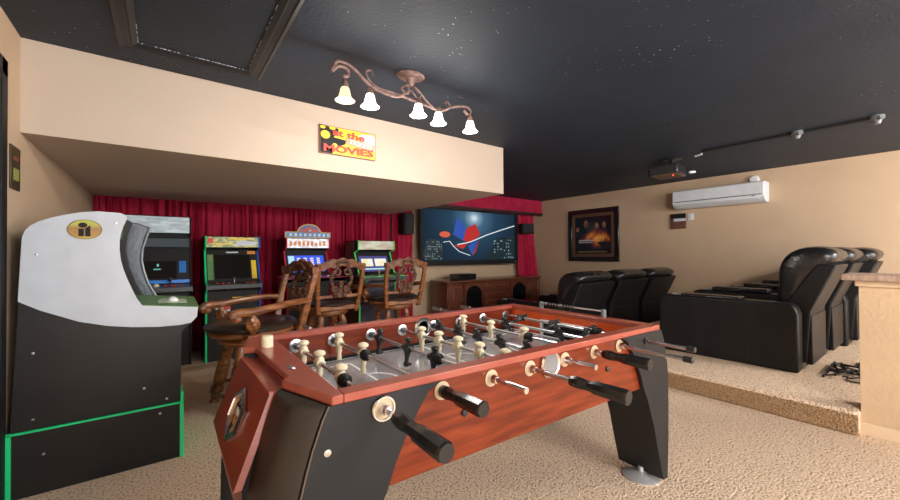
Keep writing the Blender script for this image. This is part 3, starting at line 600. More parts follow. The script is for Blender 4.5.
# ------------------------------------------------------------------ upright arcades along the curtain
def arcade(x0,x1,yf,label,top,deckz,deckw,prof,sidecols,marq,scr,lower,joy,deckout=.17,banner=None,deckm=None,screenm=None,marqm=None,mh=.12):
    # yf: y of the lower front; depth to yb; local in world coords
    g=thing('arcade_cabinet',((x0+x1)/2,yf+.2,0),label,'arcade cabinet')
    yb=yf+.46
    P=[(yf,0),(yf,deckz-.10),(yf-deckout,deckz-.05),(yf-deckout,deckz),(yf+.02,deckz+.03),(yf+.16,top-mh-.04),(yf+.03,top-mh),(yf+.03,top),(yb,top),(yb,0)]
    for sx,m in ((x0,sidecols[0]),(x1-.018,sidecols[1])):
        q=build('side_panel',MB().prism([(sx,a,b) for a,b in P],(.018,0,0)),BLK,g)
        ed=MB(); pts=[(sx+.009,a-.002,b) for a,b in P[:8]]
        ed.tube(pts,.0105,6); build('edge_moulding',ed,m,q)
    a,b=x0+.018,x1-.018
    build('lower_panel',MB().box((a,yf+.012,.0),(b,yf+.03,deckz-.08)),lower,g)
    build('back_panel',MB().box((a,yb-.02,0),(b,yb-.002,top-.01)),BLKM,g)
    dk=build('control_deck',MB().prism([(x0-deckw,y_,z_) for y_,z_ in ((yf+.03,deckz-.08),(yf-deckout-.01,deckz-.05),(yf-deckout-.01,deckz-.003),(yf+.03,deckz+.02))],(x1-x0+2*deckw,0,0)),deckm or BLKP,g,bevel=.004)
    bez=build('screen_bezel',MB().prism([(a,y_,z_) for y_,z_ in ((yf+.02,deckz+.02),(yf+.16,top-.15),(yf+.19,top-.15),(yf+.05,deckz+.02))],(b-a,0,0)),BLKM,g)
    # tilted screen
    def tl(u,v,d=0): # u 0..1 across, v 0..1 up the bezel
        y_=yf+.02+(.14)*v-d*.9; z_=deckz+.02+(top-.17-deckz)*v+d*.25; return (a+(b-a)*u,y_,z_)
    def patch(u0,u1,v0,v1,d=.004): return MB().add([tl(u0,v0,d),tl(u1,v0,d),tl(u1,v1,d),tl(u0,v1,d),tl(u0,v0,0),tl(u1,v0,0),tl(u1,v1,0),tl(u0,v1,0)],[(0,1,2,3),(7,6,5,4),(0,4,5,1),(1,5,6,2),(2,6,7,3),(3,7,4,0)])
    build('screen',patch(scr[0],scr[1],scr[2],scr[3]),screenm or DARKG,g)
    mq=build('marquee',MB().prism([(a,y_,z_) for y_,z_ in ((yf+.035,top-mh),(yf+.035,top-.006),(yf+.06,top-.006),(yf+.12,top-mh))],(b-a,0,0)),marqm,g)
    build('top_board',MB().box((a,yf+.03,top-.008),(b,yb-.02,top)),BLKM,g)
    bt=MB()
    for (bx_,by_,r_) in joy: bt.lathe([(.001,0),(r_,0),(r_*.9,.008),(.001,.012)],(x0+(x1-x0)*bx_,yf-deckout*by_,deckz+.006+.0*by_),n=10)
    return g,dk,bt,patch,(a,b,yb)
# 1: tall dark cabinet behind the golf machine
g,dk,bt,patch,(a,b,yb)=arcade(-.34,.245,4.86,'tall black arcade cabinet with a blank grey marquee behind the white one',1.56,.84,0,None,(BLKM,BLKM),None,(.30,.80,.10,.42),BLK,[(.62,.5,.018),(.75,.6,.018),(.84,.4,.018),(.7,.8,.016)],.24,deckm=mat('deck_dark_grey',(.075,.08,.085),.35),marqm=emis('marquee_grey',(.42,.47,.48),.8,(.24,.28,.29),8,(1,1,5)),mh=.17)
build('button',bt,REDP,dk)
build('joystick',MB().tube([(.06,4.75,.84),(.06,4.75,.90)],.008,8).ball((.06,4.75,.915),.024),BLKP,dk)
build('trackball',MB().ball((-.05,4.70,.85),.026),CREAM,dk)
build('blue_trim',MB().box((a,4.83,.868),(b,4.86,.90)).box((a+.02,4.852,.90),(a+.05,4.87,1.0)),mat('blue_bright',(.01,.16,.50),.3,emit=(.0,.12,.4),estr=.3),g)
build('grey_shelf',MB().prism([(a,4.90,1.24),(a,4.98,1.33),(a,5.0,1.33),(a,4.98,1.22)],(b-a,0,0)),mat('shelf_grey',(.09,.11,.125),.4),g)
build('screen_figures',patch(.45,.56,.26,.28,.006).add([],[]),emis('teal_text',(.15,.5,.45),.7),g)
build('screen_figures',patch(.50,.53,.32,.37,.006),emis('teal_text',(.15,.5,.45),.7),g)
build('blue_side_art',patch(.84,.95,.20,.42,.006),mat('blue_art',(.01,.10,.30),.3,emit=(.0,.08,.25),estr=.5),g)
# 2
g,dk,bt,patch,(a,b,yb)=arcade(.362,.905,4.82,'arcade cabinet with green left and blue right edges and a dark screen',1.36,.835,0,None,(GREEN,BLUE),None,(.16,.84,.10,.84),mat('lower_dark',(.016,.013,.011),.5,spec=.25),[(.2,.5,.017),(.3,.5,.017),(.72,.5,.017),(.84,.5,.017),(.4,.7,.014)],.10,deckm=mat('deck_grey2',(.05,.05,.055),.4),marqm=emis('marquee_race',(.75,.62,.12),.45,(.03,.12,.03),22,(1,1,2)))
build('button',bt,REDP,dk)
build('marquee_lettering',MB().box((.58,4.848,1.325),(.80,4.853,1.345)).box((.42,4.848,1.27),(.60,4.853,1.285)),YEL,g)
build('marquee_art',MB().prism([(.62,4.847,1.255),(.86,4.847,1.26),(.87,4.847,1.30),(.70,4.847,1.315)],(0,.004,0)),SKYP,g)
build('marquee_art',MB().box((.385,4.847,1.285),(.44,4.853,1.34)),REDP,g)
build('side_art',patch(.02,.13,.08,.85,.006),GREENP,g); build('side_art',patch(.87,.97,.08,.66,.006),YEL,g); build('side_art',patch(.80,.97,.86,.96,.006),ORANGE,g)
build('title_strip',patch(.38,.62,.90,.94,.006),SKYP,g)
build('joystick',MB().lathe([(.02,0),(.016,.01),(.005,.02),(.005,.05),(.016,.06),(.001,.07)],(.63,4.76,.84)),STEEL,dk)
lp=MB()
for (u0,u1,z0,z1) in ((.50,.74,.665,.685),(.52,.72,.64,.66)): lp.box((u0+.12,4.828,z0),(u1+.12,4.832,z1))
build('lower_lettering',lp,YEL,g)
lp=MB().box((.46,4.828,.60),(.56,4.832,.62)).box((.46,4.828,.56),(.52,4.832,.58)).box((.56,4.828,.53),(.60,4.832,.55)); build('lower_lettering',lp,SKYP,g)
lp=MB().box((.44,4.828,.64),(.60,4.832,.65)).box((.53,4.828,.55),(.60,4.832,.585)).box((.70,4.828,.62),(.82,4.832,.635)); build('lower_lettering',lp,REDP,g)
# 3
g,dk,bt,patch,(a,b,yb)=arcade(1.165,1.70,4.74,'lit arcade cabinet with an arched topper and red edges',1.355,.885,.10,None,(RED,RED),None,(.05,.92,.12,.78),BLK,[(i*.12-.05,.5+.3*(i%2),.016) for i in range(10)],.26,deckm=mat('deck_red',(.30,.02,.05),.35),marqm=emis('banner_white',(.75,.9,.95),.9,(.55,.40,.45),22,(1,1,2)),screenm=emis('screen_blue',(.04,.09,.75),.9))
build('button',bt,SKYP,dk)
build('deck_front',MB().box((1.065,4.47,.80),(1.80,4.476,.875)),BLKM,dk)
sw=MB()
for k in range(4):
    for j in range(6): sw.add(*[(lambda P:(P.v,P.f))(patch(.26+.16*k,.34+.16*k,.20+.085*j,.26+.085*j,.008))][0])
build('screen_table',sw,emis('screen_pale',(.80,.75,.7),.8),g)
build('screen_side',patch(.06,.20,.14,.76,.007),emis('screen_cyan',(.45,.75,.8),.8),g)
tp=MB(); tz=1.355
tpo=build('topper',MB().box((1.15,4.745,tz),(1.70,4.775,tz+.075)),mat('topper_gold',(.60,.36,.08),.4),g,bevel=.004)
build('topper_panel',MB().box((1.165,4.74,tz+.01),(1.685,4.746,tz+.062)),mat('topper_blue',(.02,.15,.35),.4,emit=(.02,.15,.35),estr=.3),tpo)
pts=[(1.435+.145*cos(pi*k/14),4.745,tz+.06+.115*sin(pi*k/14)) for k in range(15)]
build('arched_crest',MB().prism(pts,(0,.03,0)),mat('topper_gold',(0,0,0)),tpo,bevel=.004)
pts=[(1.435+.125*cos(pi*k/14),4.738,tz+.065+.092*sin(pi*k/14)) for k in range(15)]
build('crest_panel',MB().prism(pts,(0,.008,0)),mat('crest_blue',(.03,.10,.35),.4),tpo)
build('crest_emblem',MB().ngon((1.435,4.732,tz+.09),.115,.026,20,.006).ngon((1.435,4.73,tz+.10),.055,.036,20,.006),mat('crest_red',(.45,.03,.03),.4),tpo)
build('crest_ball',MB().ball((1.435,4.731,tz+.09),(.016,.006,.014)),SKYP,tpo)
bl=MB()
for k in range(9):
    bl.box((1.20+.056*k,4.734,tz+.02),(1.20+.056*k+.03,4.7405,tz+.052))
build('topper_letter_block',bl,SKYP,tpo)
# banner small prints
bl=MB(); random.seed(5)
for k in range(9): bl.box((1.21+.05*k,4.768,1.26),(1.21+.05*k+.03,4.776,1.262+random.uniform(.03,.06)))
build('banner_print',bl,ORANGE,g)
# 4
g,dk,bt,patch,(a,b,yb)=arcade(2.03,2.57,4.64,'rightmost arcade cabinet with lime green edges and a pale marquee',1.335,.865,.06,None,(LIME,LIME),None,(.06,.90,.12,.80),mat('lower_art',(.015,.02,.02),.4,col2=(.09,.05,.12),nscale=9),[(i*.13,.5+.3*(i%2),.016) for i in range(8)],.24,deckm=mat('deck_black4',(.03,.03,.035),.4),marqm=emis('marquee_pale',(.62,.60,.45),.6,(.42,.28,.18),7,(1,1,2)),screenm=emis('screen_violet',(.06,.06,.22),.9))
build('button',bt,mat('lime_button',(.3,.6,.1),.4),dk)
build('deck_edge',MB().box((1.975,4.392,.845),(2.625,4.401,.868)),LIME,dk)
build('joystick',MB().tube([(2.25,4.5,.87),(2.25,4.5,.92)],.007,8).ball((2.25,4.5,.93),.018),YEL,dk)
build('screen_card',patch(.12,.44,.35,.68,.008),emis('card_cream',(.9,.8,.45),.8,(.9,.9,.85),16),g)
build('screen_card',patch(.50,.84,.35,.68,.008),emis('card_cream',(0,0,0)),g)
build('screen_line',patch(.10,.85,.20,.26,.008),emis('screen_cyan',(0,0,0)),g)
build('side_artwork',MB().box((2.026,4.66,.03),(2.031,5.08,.62)),mat('side_art4',(.02,.02,.02),.4,col2=(.08,.06,.03),nscale=14),g)
build('side_artwork',MB().prism([(2.026,4.80,.9),(2.026,4.80,1.32),(2.026,5.08,1.32),(2.026,5.08,.9)],(.005,0,0)),mat('side_art5',(.03,.015,.04),.4,col2=(.20,.10,.06),nscale=9),g)

# ------------------------------------------------------------------ carved bar stools
def make_stool():
    o=thing('bar_stool',(0,0,0),'x','bar stool','carved wooden bar stools with leather seats')
    B=lambda *a,**k: build(*a,world=False,**k)
    B('seat_frame',MB().lathe([(.001,.545),(.20,.545),(.255,.555),(.272,.57),(.272,.585),(.262,.60),(.001,.60)],n=32,sy=.98),STOOLW,o)
    B('seat_cushion',MB().lathe([(.001,.595),(.262,.595),(.285,.612),(.287,.632),(.265,.652),(.20,.664),(.10,.670),(.001,.671)],n=36),BROWNL,o)
    B('swivel_base',MB().lathe([(.001,.49),(.19,.49),(.21,.51),(.20,.545),(.001,.545)],n=28),STOOLW,o)
    fl=lambda an,h:(1+.09*abs(sin(4*an))) if .12<h<.36 else 1
    for k in range(4):
        an=pi/4+k*pi/2; t=Vector((.145*cos(an),.145*sin(an),.50)); q=Vector((.255*cos(an),.255*sin(an),0)); ax=(t-q); L=ax.length
        pr=[(.001,0),(.028,0),(.030,.012),(.020,.03),(.030,.045),(.030,.06),(.022,.075),(.036,.09),(.036,.125),(.026,.14),(.034,.16),(.037,.25),(.036,.33),(.030,.35),(.036,.36),(.036,.375),(.026,.385),(.034,.40),(.034,.45),(.028,L),(.001,L)]
        B('leg',MB().lathe(pr,q,ax,n=20,mod=fl),STOOLW,o)
    B('foot_ring',MB().torus((0,0,.135),.235,.013,n=40),STOOLD,o)
    for k in range(2):
        an=pi/4+k*pi/2; B('cross_rail',MB().tube([(.22*cos(an),.22*sin(an),.17),(-.22*cos(an),-.22*sin(an),.17)],.014,8),STOOLW,o)
    # back: posts splay outwards and lean back
    def bp(s_,z): t=(z-.50)/.57; return Vector((s_*(.185+.035*t+.012*sin(t*3)),-.235-.10*t-.02*t*t,z))
    for s_ in (-1,1):
        mb=MB(); zs=[.53,.57,.64,.74,.84,.94,1.02,1.07]; vs=[]
        for z in zs:
            c=bp(s_,z); wx=.020; wy=.024 if z<.8 else .020
            vs+=[(c.x-wx,c.y-wy,z),(c.x+wx,c.y-wy,z),(c.x+wx,c.y+wy,z),(c.x-wx,c.y+wy,z)]
        m=len(zs); mb.add(vs,[(i*4+j,i*4+(j+1)%4,(i+1)*4+(j+1)%4,(i+1)*4+j) for i in range(m-1) for j in range(4)]+[(3,2,1,0),tuple((m-1)*4+j for j in range(4))])
        B('back_post',mb,STOOLW,o,bevel=.007,seg=2)
    for z,h in ((.585,.05),(.715,.035)):
        a=bp(-1,z); c=bp(1,z); B('back_rail',MB().box((a.x,a.y-.012,z-h/2),(c.x,a.y+.014,z+h/2)),STOOLW,o,bevel=.006)
    # crest rail with carved scalloped top
    mb=MB(); n_=40; top=[];bot=[]
    for i in range(n_+1):
        t=-1+2*i/n_; x=.245*t; e=abs(t)
        zt=1.075+.055*max(0,cos(t*pi/2*1.25))**.7*(1 if e<.8 else 1)+.012*cos(t*15)*(1-e)
        zb=1.025+.018*cos(t*pi*1.0)+ .010*cos(t*12)
        y=-.335-.03*(1-t*t)-.012
        top.append((x,y,zt)); bot.append((x,y,zb))
    for i in range(n_):
        mb.prism([bot[i],bot[i+1],top[i+1],top[i]],(0,.034,0))
    cr_=B('crest_rail',mb,STOOLM,o)
    cv=MB()
    for i in range(-4,5):
        cv.ball((i*.026,-.372+.0012*i*i,1.095-.0022*i*i),(.020,.018,.017 if i%2 else .024),10,6)
        cv.ball((i*.026,-.340+.0012*i*i,1.095-.0022*i*i),(.018,.014,.016),8,5)
    B('carved_crest',cv,STOOLD,cr_)
    # splat : open fiddle shape with carved scrolls
    sp=MB(); yz=lambda z:-.245-.10*((z-.5)/.57)-.02*((z-.5)/.57)**2-.012
    for s_ in (-1,1):
        for k in range(17):
            t=k/16; z=.72+.33*t; x=s_*(.048+.055*sin(pi*min(1,t*1.02))**.8*(.6+.4*cos((t-.62)*5)))
            sp.ball((x,yz(z),z),(.021+.006*sin(k*2.1),.017,.019),9,6)
    for k in range(8): sp.ball((0,yz(.72+.022*k),.72+.022*k),(.035-.0015*k,.016,.018),10,6)
    for s_ in (-1,1): sp.torus((s_*.052,yz(.985),.985),.032,.013,(0,1,0),n=16,m=6); sp.torus((s_*.06,yz(.80),.80),.026,.011,(0,1,0),n=16,m=6)
    B('carved_splat',sp,STOOLD,o)
    # arms
    for s_ in (-1,1):
        p0=bp(s_,.80); pts=[p0,(s_*.265,-.16,.80),(s_*.295,-.02,.785),(s_*.295,.11,.765),(s_*.285,.19,.765),(s_*.283,.215,.745),(s_*.285,.20,.722),(s_*.287,.175,.73)]
        mb=MB(); 
        def cr2(pts,n=5):
            out=[]; m=len(pts); P=[Vector(p) for p in pts]
            for i in range(m-1):
                a_,b_,c_,d_=P[max(i-1,0)],P[i],P[i+1],P[min(i+2,m-1)]
                for k in range(n):
                    t=k/n; out.append(.5*((2*b_)+(-a_+c_)*t+(2*a_-5*b_+4*c_-d_)*t*t+(-a_+3*b_-3*c_+d_)*t**3))
            return out+[P[-1]]
        c_=cr2(pts); rr=[.022+.010*min(1,i/ (len(c_)*.5)) if i<len(c_)*.8 else .028-.008*((i-len(c_)*.8)/(len(c_)*.2)) for i in range(len(c_))]
        mb.tube(c_,rr,10); am=B('armrest',mb,STOOLW,o)
        tw=MB(); prof=[(.001,0),(.034,0),(.036,.010),(.016,.022),(.022,.036),(.036,.065),(.040,.09),(.034,.12),(.022,.145),(.016,.165),(.024,.175),(.02,.21),(.001,.21)]
        q0=Vector((s_*.272,.10,.58)); 
        # spiral turned support
        N=20; M=26; vs=[]
        for i in range(M+1):
            h=.185*i/M; r0=0
            for (ra,ha),(rb,hb) in zip(prof,prof[1:]):
                if ha<=h<=hb+1e-6: r0=ra+(rb-ra)*((h-ha)/max(hb-ha,1e-6)); break
            else: r0=.02
            r0=max(r0,.014)
            for k in range(N):
                an=2*pi*k/N; tt=1+(.13*sin(5*an+h*60) if .03<h<.15 else 0); vs.append((q0.x+s_*.01*i/M+r0*tt*cos(an),q0.y+r0*tt*sin(an),q0.z+h))
        tw.add(vs,[(i*N+k,i*N+(k+1)%N,(i+1)*N+(k+1)%N,(i+1)*N+k) for i in range(M) for k in range(N)]+[tuple(range(N))[::-1],tuple(M*N+k for k in range(N))])
        tw.box((q0.x-.04,q0.y-.04,.575),(q0.x+.04,q0.y+.04,.60))
        B('arm_support',tw,STOOLW,o)
    return o
st=make_stool(); st.scale=(1.15,1.15,.975); st.location=(.565,3.34,0); st.rotation_euler=(0,0,R_(101)); st['label']='carved bar stool nearest the foosball table, turned sideways with its seat in view'
s2=copy_tree(st); s2.scale=(1.12,1.12,.98); s2.location=(1.50,4.30,0); s2.rotation_euler=(0,0,R_(3)); s2['label']='carved bar stool with its back to the camera in front of the arched-topper arcade'
s3=copy_tree(st); s3.scale=(1.12,1.12,.98); s3.location=(2.315,4.26,0); s3.rotation_euler=(0,0,R_(-3)); s3['label']='carved bar stool with its back to the camera in front of the lime-edged arcade'

# ------------------------------------------------------------------ foosball table
A_,B_,C_,D_=Vector((.337,.935)),Vector((1.947,.866)),Vector((1.983,1.879)),Vector((.348,1.852))
LU,LV=1.61,.95
def T(p):
    u,v,z=p; a=u/LU; b=v/LV
    q=A_*(1-a)*(1-b)+B_*a*(1-b)+C_*a*b+D_*(1-a)*b
    return Vector((q.x,q.y,z))
ft=thing('foosball_table',(1.15,1.38,0),'large cherry red foosball table with black curved legs in the foreground','foosball table')
TM=lambda: MB(T)
F=lambda name,mb,m,**k: build(name,mb,m,k.pop('parent',ft),**k)
def halfplate(s):   # ear-shaped end plate, left end
    return None
# rails (top)
zt0,zt1=.772,.796
topl=[(.03,.0),(0,0),(-.071,.215),(-.045,.246),(-.058,.705),(-.098,.725),(-.06,.905),(0,.95),(.03,.95)]
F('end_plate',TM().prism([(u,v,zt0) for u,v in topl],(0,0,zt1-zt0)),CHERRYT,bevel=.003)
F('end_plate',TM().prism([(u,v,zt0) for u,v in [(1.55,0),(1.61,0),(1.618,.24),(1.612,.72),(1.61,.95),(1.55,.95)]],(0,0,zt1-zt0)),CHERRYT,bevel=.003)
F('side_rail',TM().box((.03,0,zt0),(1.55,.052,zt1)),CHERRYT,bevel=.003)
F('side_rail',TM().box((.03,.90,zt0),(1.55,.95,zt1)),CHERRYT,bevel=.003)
# box
ap=F('apron',TM().box((.012,.019,.508),(1.60,.050,zt0)),CHERRY)
af=F('apron',TM().box((.012,.905,.508),(1.60,.925,zt0)),CHERRY)
ae=F('end_wall',TM().box((1.552,.05,.508),(1.595,.905,zt0)),mat('inner_end_orange',(.66,.10,.02),.3,col2=(.55,.075,.015),nscale=4,stretch=(1,1,8),coat=.3))
F('end_wall',TM().box((-.02,.05,.508),(.028,.905,zt0)),CHERRY)
F('cabinet_floor',TM().box((.028,.05,.50),(1.552,.905,.512)),BLKM)
pf=F('playfield',TM().box((.028,.05,.625),(1.552,.905,.638)),FIELD)
ml=TM()
def line(u0,v0,u1,v1,w=.012):
    d=Vector((u1-u0,v1-v0)).normalized(); nn=Vector((-d.y,d.x))*w/2
    ml.prism([(u0+nn.x,v0+nn.y,.6382),(u1+nn.x,v1+nn.y,.6382),(u1-nn.x,v1-nn.y,.6382),(u0-nn.x,v0-nn.y,.6382)],(0,0,.0012))
for u0,sg in ((.05,1),(1.53,-1)):
    line(u0,.05,u0,.905); a=u0+sg*.13; b=u0+sg*.30
    line(u0,.30,a,.30); line(u0,.66,a,.66); line(a,.30,a,.66); line(u0,.18,b,.18); line(u0,.80,b,.80); line(b,.18,b,.80)
    for k in range(12):
        t0=-pi/2+pi*k/12; t1=-pi/2+pi*(k+1)/12; line(b+sg*.09*cos(t0),.48+.12*sin(t0),b+sg*.09*cos(t1),.48+.12*sin(t1))
line(.79,.05,.79,.905)
for k in range(32):
    t0=2*pi*k/32; t1=2*pi*(k+1)/32; line(.79+.16*cos(t0),.48+.16*sin(t0),.79+.16*cos(t1),.48+.16*sin(t1))
line(.05,.065,1.53,.065,.004); line(.05,.89,1.53,.89,.004)
F('field_markings',ml,WHITEL,parent=pf)
F('wall_strip',TM().box((.028,.897,.638),(1.552,.905,.652)).box((.028,.05,.638),(1.552,.058,.652)).box((.028,.058,.638),(.034,.897,.652)),BLKM,parent=pf)
# goal at right end
gl_=F('goal_frame',TM().box((1.535,.33,.638),(1.553,.35,.735)).box((1.535,.64,.638),(1.553,.66,.735)).box((1.535,.33,.715),(1.553,.66,.735)),mat('goal_silver',(.62,.63,.64),.3),bevel=.005)
F('goal_opening',TM().box((1.545,.35,.638),(1.5515,.64,.715)),BLKM,parent=gl_)
# legs
outR=[(.796,0.),(.772,.010),(.74,.028),(.71,.040),(.67,.053),(.62,.064),(.56,.073),(.508,.076),(.38,.077),(.25,.073),(.12,.066),(.03,.060)]
outL=[(.796,0.),(.772,.006),(.74,.021),(.71,.032),(.67,.046),(.62,.060),(.56,.075),(.508,.084),(.38,.096),(.25,.098),(.12,.09),(.03,.08)]
inner=[(.03,-.020),(.12,.008),(.22,.038),(.303,.060),(.40,.098),(.45,.118),(.508,.149),(.575,.175),(.638,.207),(.70,.245),(.75,.283),(.772,.325)]
def leg(end,near,cham):
    outer=outL if end==0 else outR
    f=(lambda u:u) if end==0 else (lambda u:1.610-u)
    g_=(lambda v:v) if near else (lambda v:.955-v)
    mb=TM()
    def slab(prof,v0,v1):
        vs=[]; m=len(prof)
        for v in (v0,v1):
            for (u,z) in prof: vs.append((f(u-(cham*v/.22 if u<=0 else 0)),g_(v),z))
        mb.add(vs,[(j,(j+1)%m,(j+1)%m+m,j+m) for j in range(m)]+[tuple(range(m))[::-1],tuple(range(m,2*m))])
    top=[(-o_,z) for z,o_ in outer if z<=.772]
    slab(top+[(i_,z) for z,i_ in inner],0,.018)
    slab([(-o_,z) for z,o_ in outer if z<=.508]+[(i_,z) for z,i_ in inner if z<=.508],.018,.22)
    slab([(-o_,z) for z,o_ in outer if .508<=z<=.772]+[(.0,.508),(.0,.772)],.018,.22)
    return mb
for end in (0,1):
    for near in (1,0):
        L=F('leg',leg(end,near,.070 if end==0 else .0),LEGB,smooth=30)
        fu=(-.018) if end==0 else 1.628; fv=.105 if near else .85
        c0=T((fu,fv,0))
        F('foot',MB().lathe([(.001,0),(.088,0),(.090,.006),(.07,.014),(.03,.024),(.014,.028),(.014,.05),(.001,.05)],(c0.x,c0.y,0),n=30),FOOTM,parent=L,label='chrome levelling foot')
        if end==0:
            mb=TM(); vs=[]; pr=[(z,o_) for z,o_ in outL if z<=.772]
            gg=(lambda v:v) if near else (lambda v:.955-v)
            for z,o_ in pr: vs+=[(-o_-.003-.003,gg(.010),z),(-o_-.003-.069,gg(.216),z)]
            mb.add(vs,[(2*i,2*i+1,2*i+3,2*i+2) for i in range(len(pr)-1)])
            q=F('corner_facing',mb,LEGC,parent=L,smooth=60); s_=q.modifiers.new('t','SOLIDIFY'); s_.thickness=.003; s_.offset=0
            F('edge_strip',TM().tube([(-o_-.001,gg(.002),z) for z,o_ in pr],.0025,6),mat('edge_brown',(.15,.11,.08),.4),parent=L)
bo=TM().lathe([(.001,0),(.010,0),(.009,.003),(.001,.004)],(-.012,-.0005,.66),(0,-1,0),n=14)
F('bolt_head',bo,CHROME)
# end ball-return panel (left end): folded board
def fold(off):
    return [(-.098-off,.232,.760),(-.110-off,.700,.765),(-.192-off,.765,.53),(-.160-off,.50,.365),(-.160-off,.44,.365),(-.192-off,.20,.53)]
mb=TM(); P0=fold(0); P1=fold(-.02)
mb.add(P0+P1,[(0,1,2,5),(5,2,3,4),(7,6,11,8),(8,11,10,9)]+[(i,(i+1)%6,(i+1)%6+6,i+6) for i in range(6)])
ep=F('ball_return_panel',mb,mat('cherry_panel',(.26,.042,.018),.36,col2=(.18,.025,.010),nscale=5,coat=.25),smooth=0)
F('panel_ledge',TM().prism([(-.10,.232,.757),(-.04,.232,.748),(-.04,.700,.748),(-.108,.700,.757)],(0,0,.008)),CHERRYT,parent=ep)
F('recess_wall',TM().box((-.05,.225,.50),(-.035,.72,.772)),mat('recess_red',(.22,.02,.01),.4))
F('recess_end',TM().box((-.095,.705,.60),(-.05,.73,.772)),LEGB)
def hexa(sc,off,dz=0):
    # hexagonal opening on upper face: centre v .475
    out=[]
    for dv,dzz in ((0,.066),(.082,.028),(.082,-.028),(0,-.070),(-.082,-.028),(-.082,.028)):
        z=.642+dzz*sc; t=(.762-z)/(.762-.53); out.append((-.104-(.088)*t-off,.475+dv*sc,z))
    return out
rim=TM(); a6,b6=hexa(1.18,.005),hexa(.92,.010)
rim.add(a6+b6,[(i,(i+1)%6,(i+1)%6+6,i+6) for i in range(6)]); rm=F('return_rim',rim,CHROME,parent=ep,smooth=0)
s_=rm.modifiers.new('t','SOLIDIFY'); s_.thickness=.006
cup=TM(); a6=hexa(.95,.004); b6=[(u+.05,v,z-.005) for u,v,z in hexa(.8,0)]
cup.add(a6+b6,[(i,(i+1)%6,(i+1)%6+6,i+6) for i in range(6)]+[tuple(range(6,12))])
F('return_pocket',TM().add(hexa(.95,.003),[tuple(range(6))]),mat('pocket_dark',(.03,.02,.018),.15,col2=(.45,.25,.12),nscale=14,ramp=(.56,.5)),parent=ep,smooth=0)
bp_=T((-.150,.445,.655)); F('foosball',MB().ball(tuple(bp_),(.006,.016,.016)),mat('ball_grey',(.45,.48,.5),.3),parent=ep)
# cream goal marker peg and bottle-opener style plate on the left end plate
pg=T((-.022,.685,.796)); F('score_peg',MB().lathe([(.001,0),(.021,0),(.021,.040),(.018,.043),(.001,.043)],(pg.x,pg.y,.796),n=18),CREAM)
pq=T((-.018,.333,.7962)); F('oval_plate',MB().lathe([(.001,0),(.016,0),(.014,.002),(.001,.003)],(pq.x,pq.y,.7962),n=18,sx=.8,sy=1.5),STEEL)
# bead scorer at right end
sc0,sc1=T((1.592,.690,.796)),T((1.592,.275,.796))
bs=F('bead_scorer',MB().tube([(sc0.x,sc0.y,.828),(sc1.x,sc1.y,.828)],.005,8),STEEL)
for c0 in (sc0,sc1): F('scorer_post',MB().lathe([(.001,0),(.013,0),(.014,.02),(.014,.040),(.011,.042),(.001,.042)],(c0.x,c0.y,.796),n=14),GREYP,parent=bs)
for k in range(10):
    p_=sc0.lerp(sc1,.08+.052*k); F('score_bead',MB().ball((p_.x,p_.y,.828),(.011,.0095,.011),10,6),BLKP if k%5 else GREYP,parent=bs)
# round ball-entry fittings on both aprons
def disc(u,v,z,r,h,prof,m,parent,name,ax,n=28,label=None):
    c0=T((u,v,z)); return F(name,MB().lathe(prof,(c0.x,c0.y,z),ax,n=n),m,parent=parent,smooth=30)
be=disc(.828,.0185,.734,.06,0,[(.033,0),(.054,0),(.055,.006),(.050,.012),(.040,.010),(.033,.002)],CHROME,ap,'ball_entry_ring',(0,-1,0),n=12)
disc(.828,.0185,.734,.06,0,[(.001,.0),(.036,.001),(.042,.008),(.042,.0085),(.001,.003)],CUPM,ap,'ball_entry_cup',(0,-1,0),n=12)
disc(.822,.905,.730,.06,0,[(.035,0),(.056,0),(.058,.006),(.050,.012),(.040,.010),(.035,.002)],CHROME,af,'ball_entry_ring',(0,-1,0),n=20)
disc(.822,.905,.730,.06,0,[(.001,.0005),(.040,.0005),(.040,.002),(.001,.002)],mat('entry_brown',(.22,.13,.08),.5),af,'ball_entry_cup',(0,-1,0),n=20)
for u in (.424,1.198): disc(u,.0185,.648,.01,0,[(.001,0),(.012,0),(.012,.006),(.008,.009),(.001,.009)],BLKP,ap,'apron_plug',(0,-1,0),n=14)
disc(1.68-.03,.0,.63,.01,0,[(.001,0),(.007,0),(.006,.01),(.001,.012)],STEEL,ft,'bolt_head',(0,-1,0),n=10)
# rods, players, handles
RN=[.138,.341,.538,.722,.916,1.105,1.290,1.476]; RF=[.136,.31,.505,.69,.895,1.087,1.28,1.485]; RZ=.735
def ru(i,v): return RN[i]+(RF[i]-RN[i])*v/.905
men=[[.775,.555,.322],[.835,.572],[.81,.545,.345],[.715,.57,.425,.285,.14],[.84,.672,.518,.362,.20],[.865,.63,.395],[.70,.33],[.765,.515,.285]]
team=[1,1,0,1,0,1,0,0]
tilt=[0,0,.12,0,-.35,0,-.55,1.25]
near_end=[-.048,.02,-.130,-.165,-.11,-.035,-.250,-.185]
far_end=[1.12,1.36,1.32,1.12,1.12,1.14,1.46,1.38]
handle={0:(-.085,-.300),1:(.012,-.170),3:(-.160,-.340),5:(-.032,-.205)}
bump={0:[.285],1:[.545],2:[.315],3:[],4:[],5:[.362],6:[],7:[.235]}
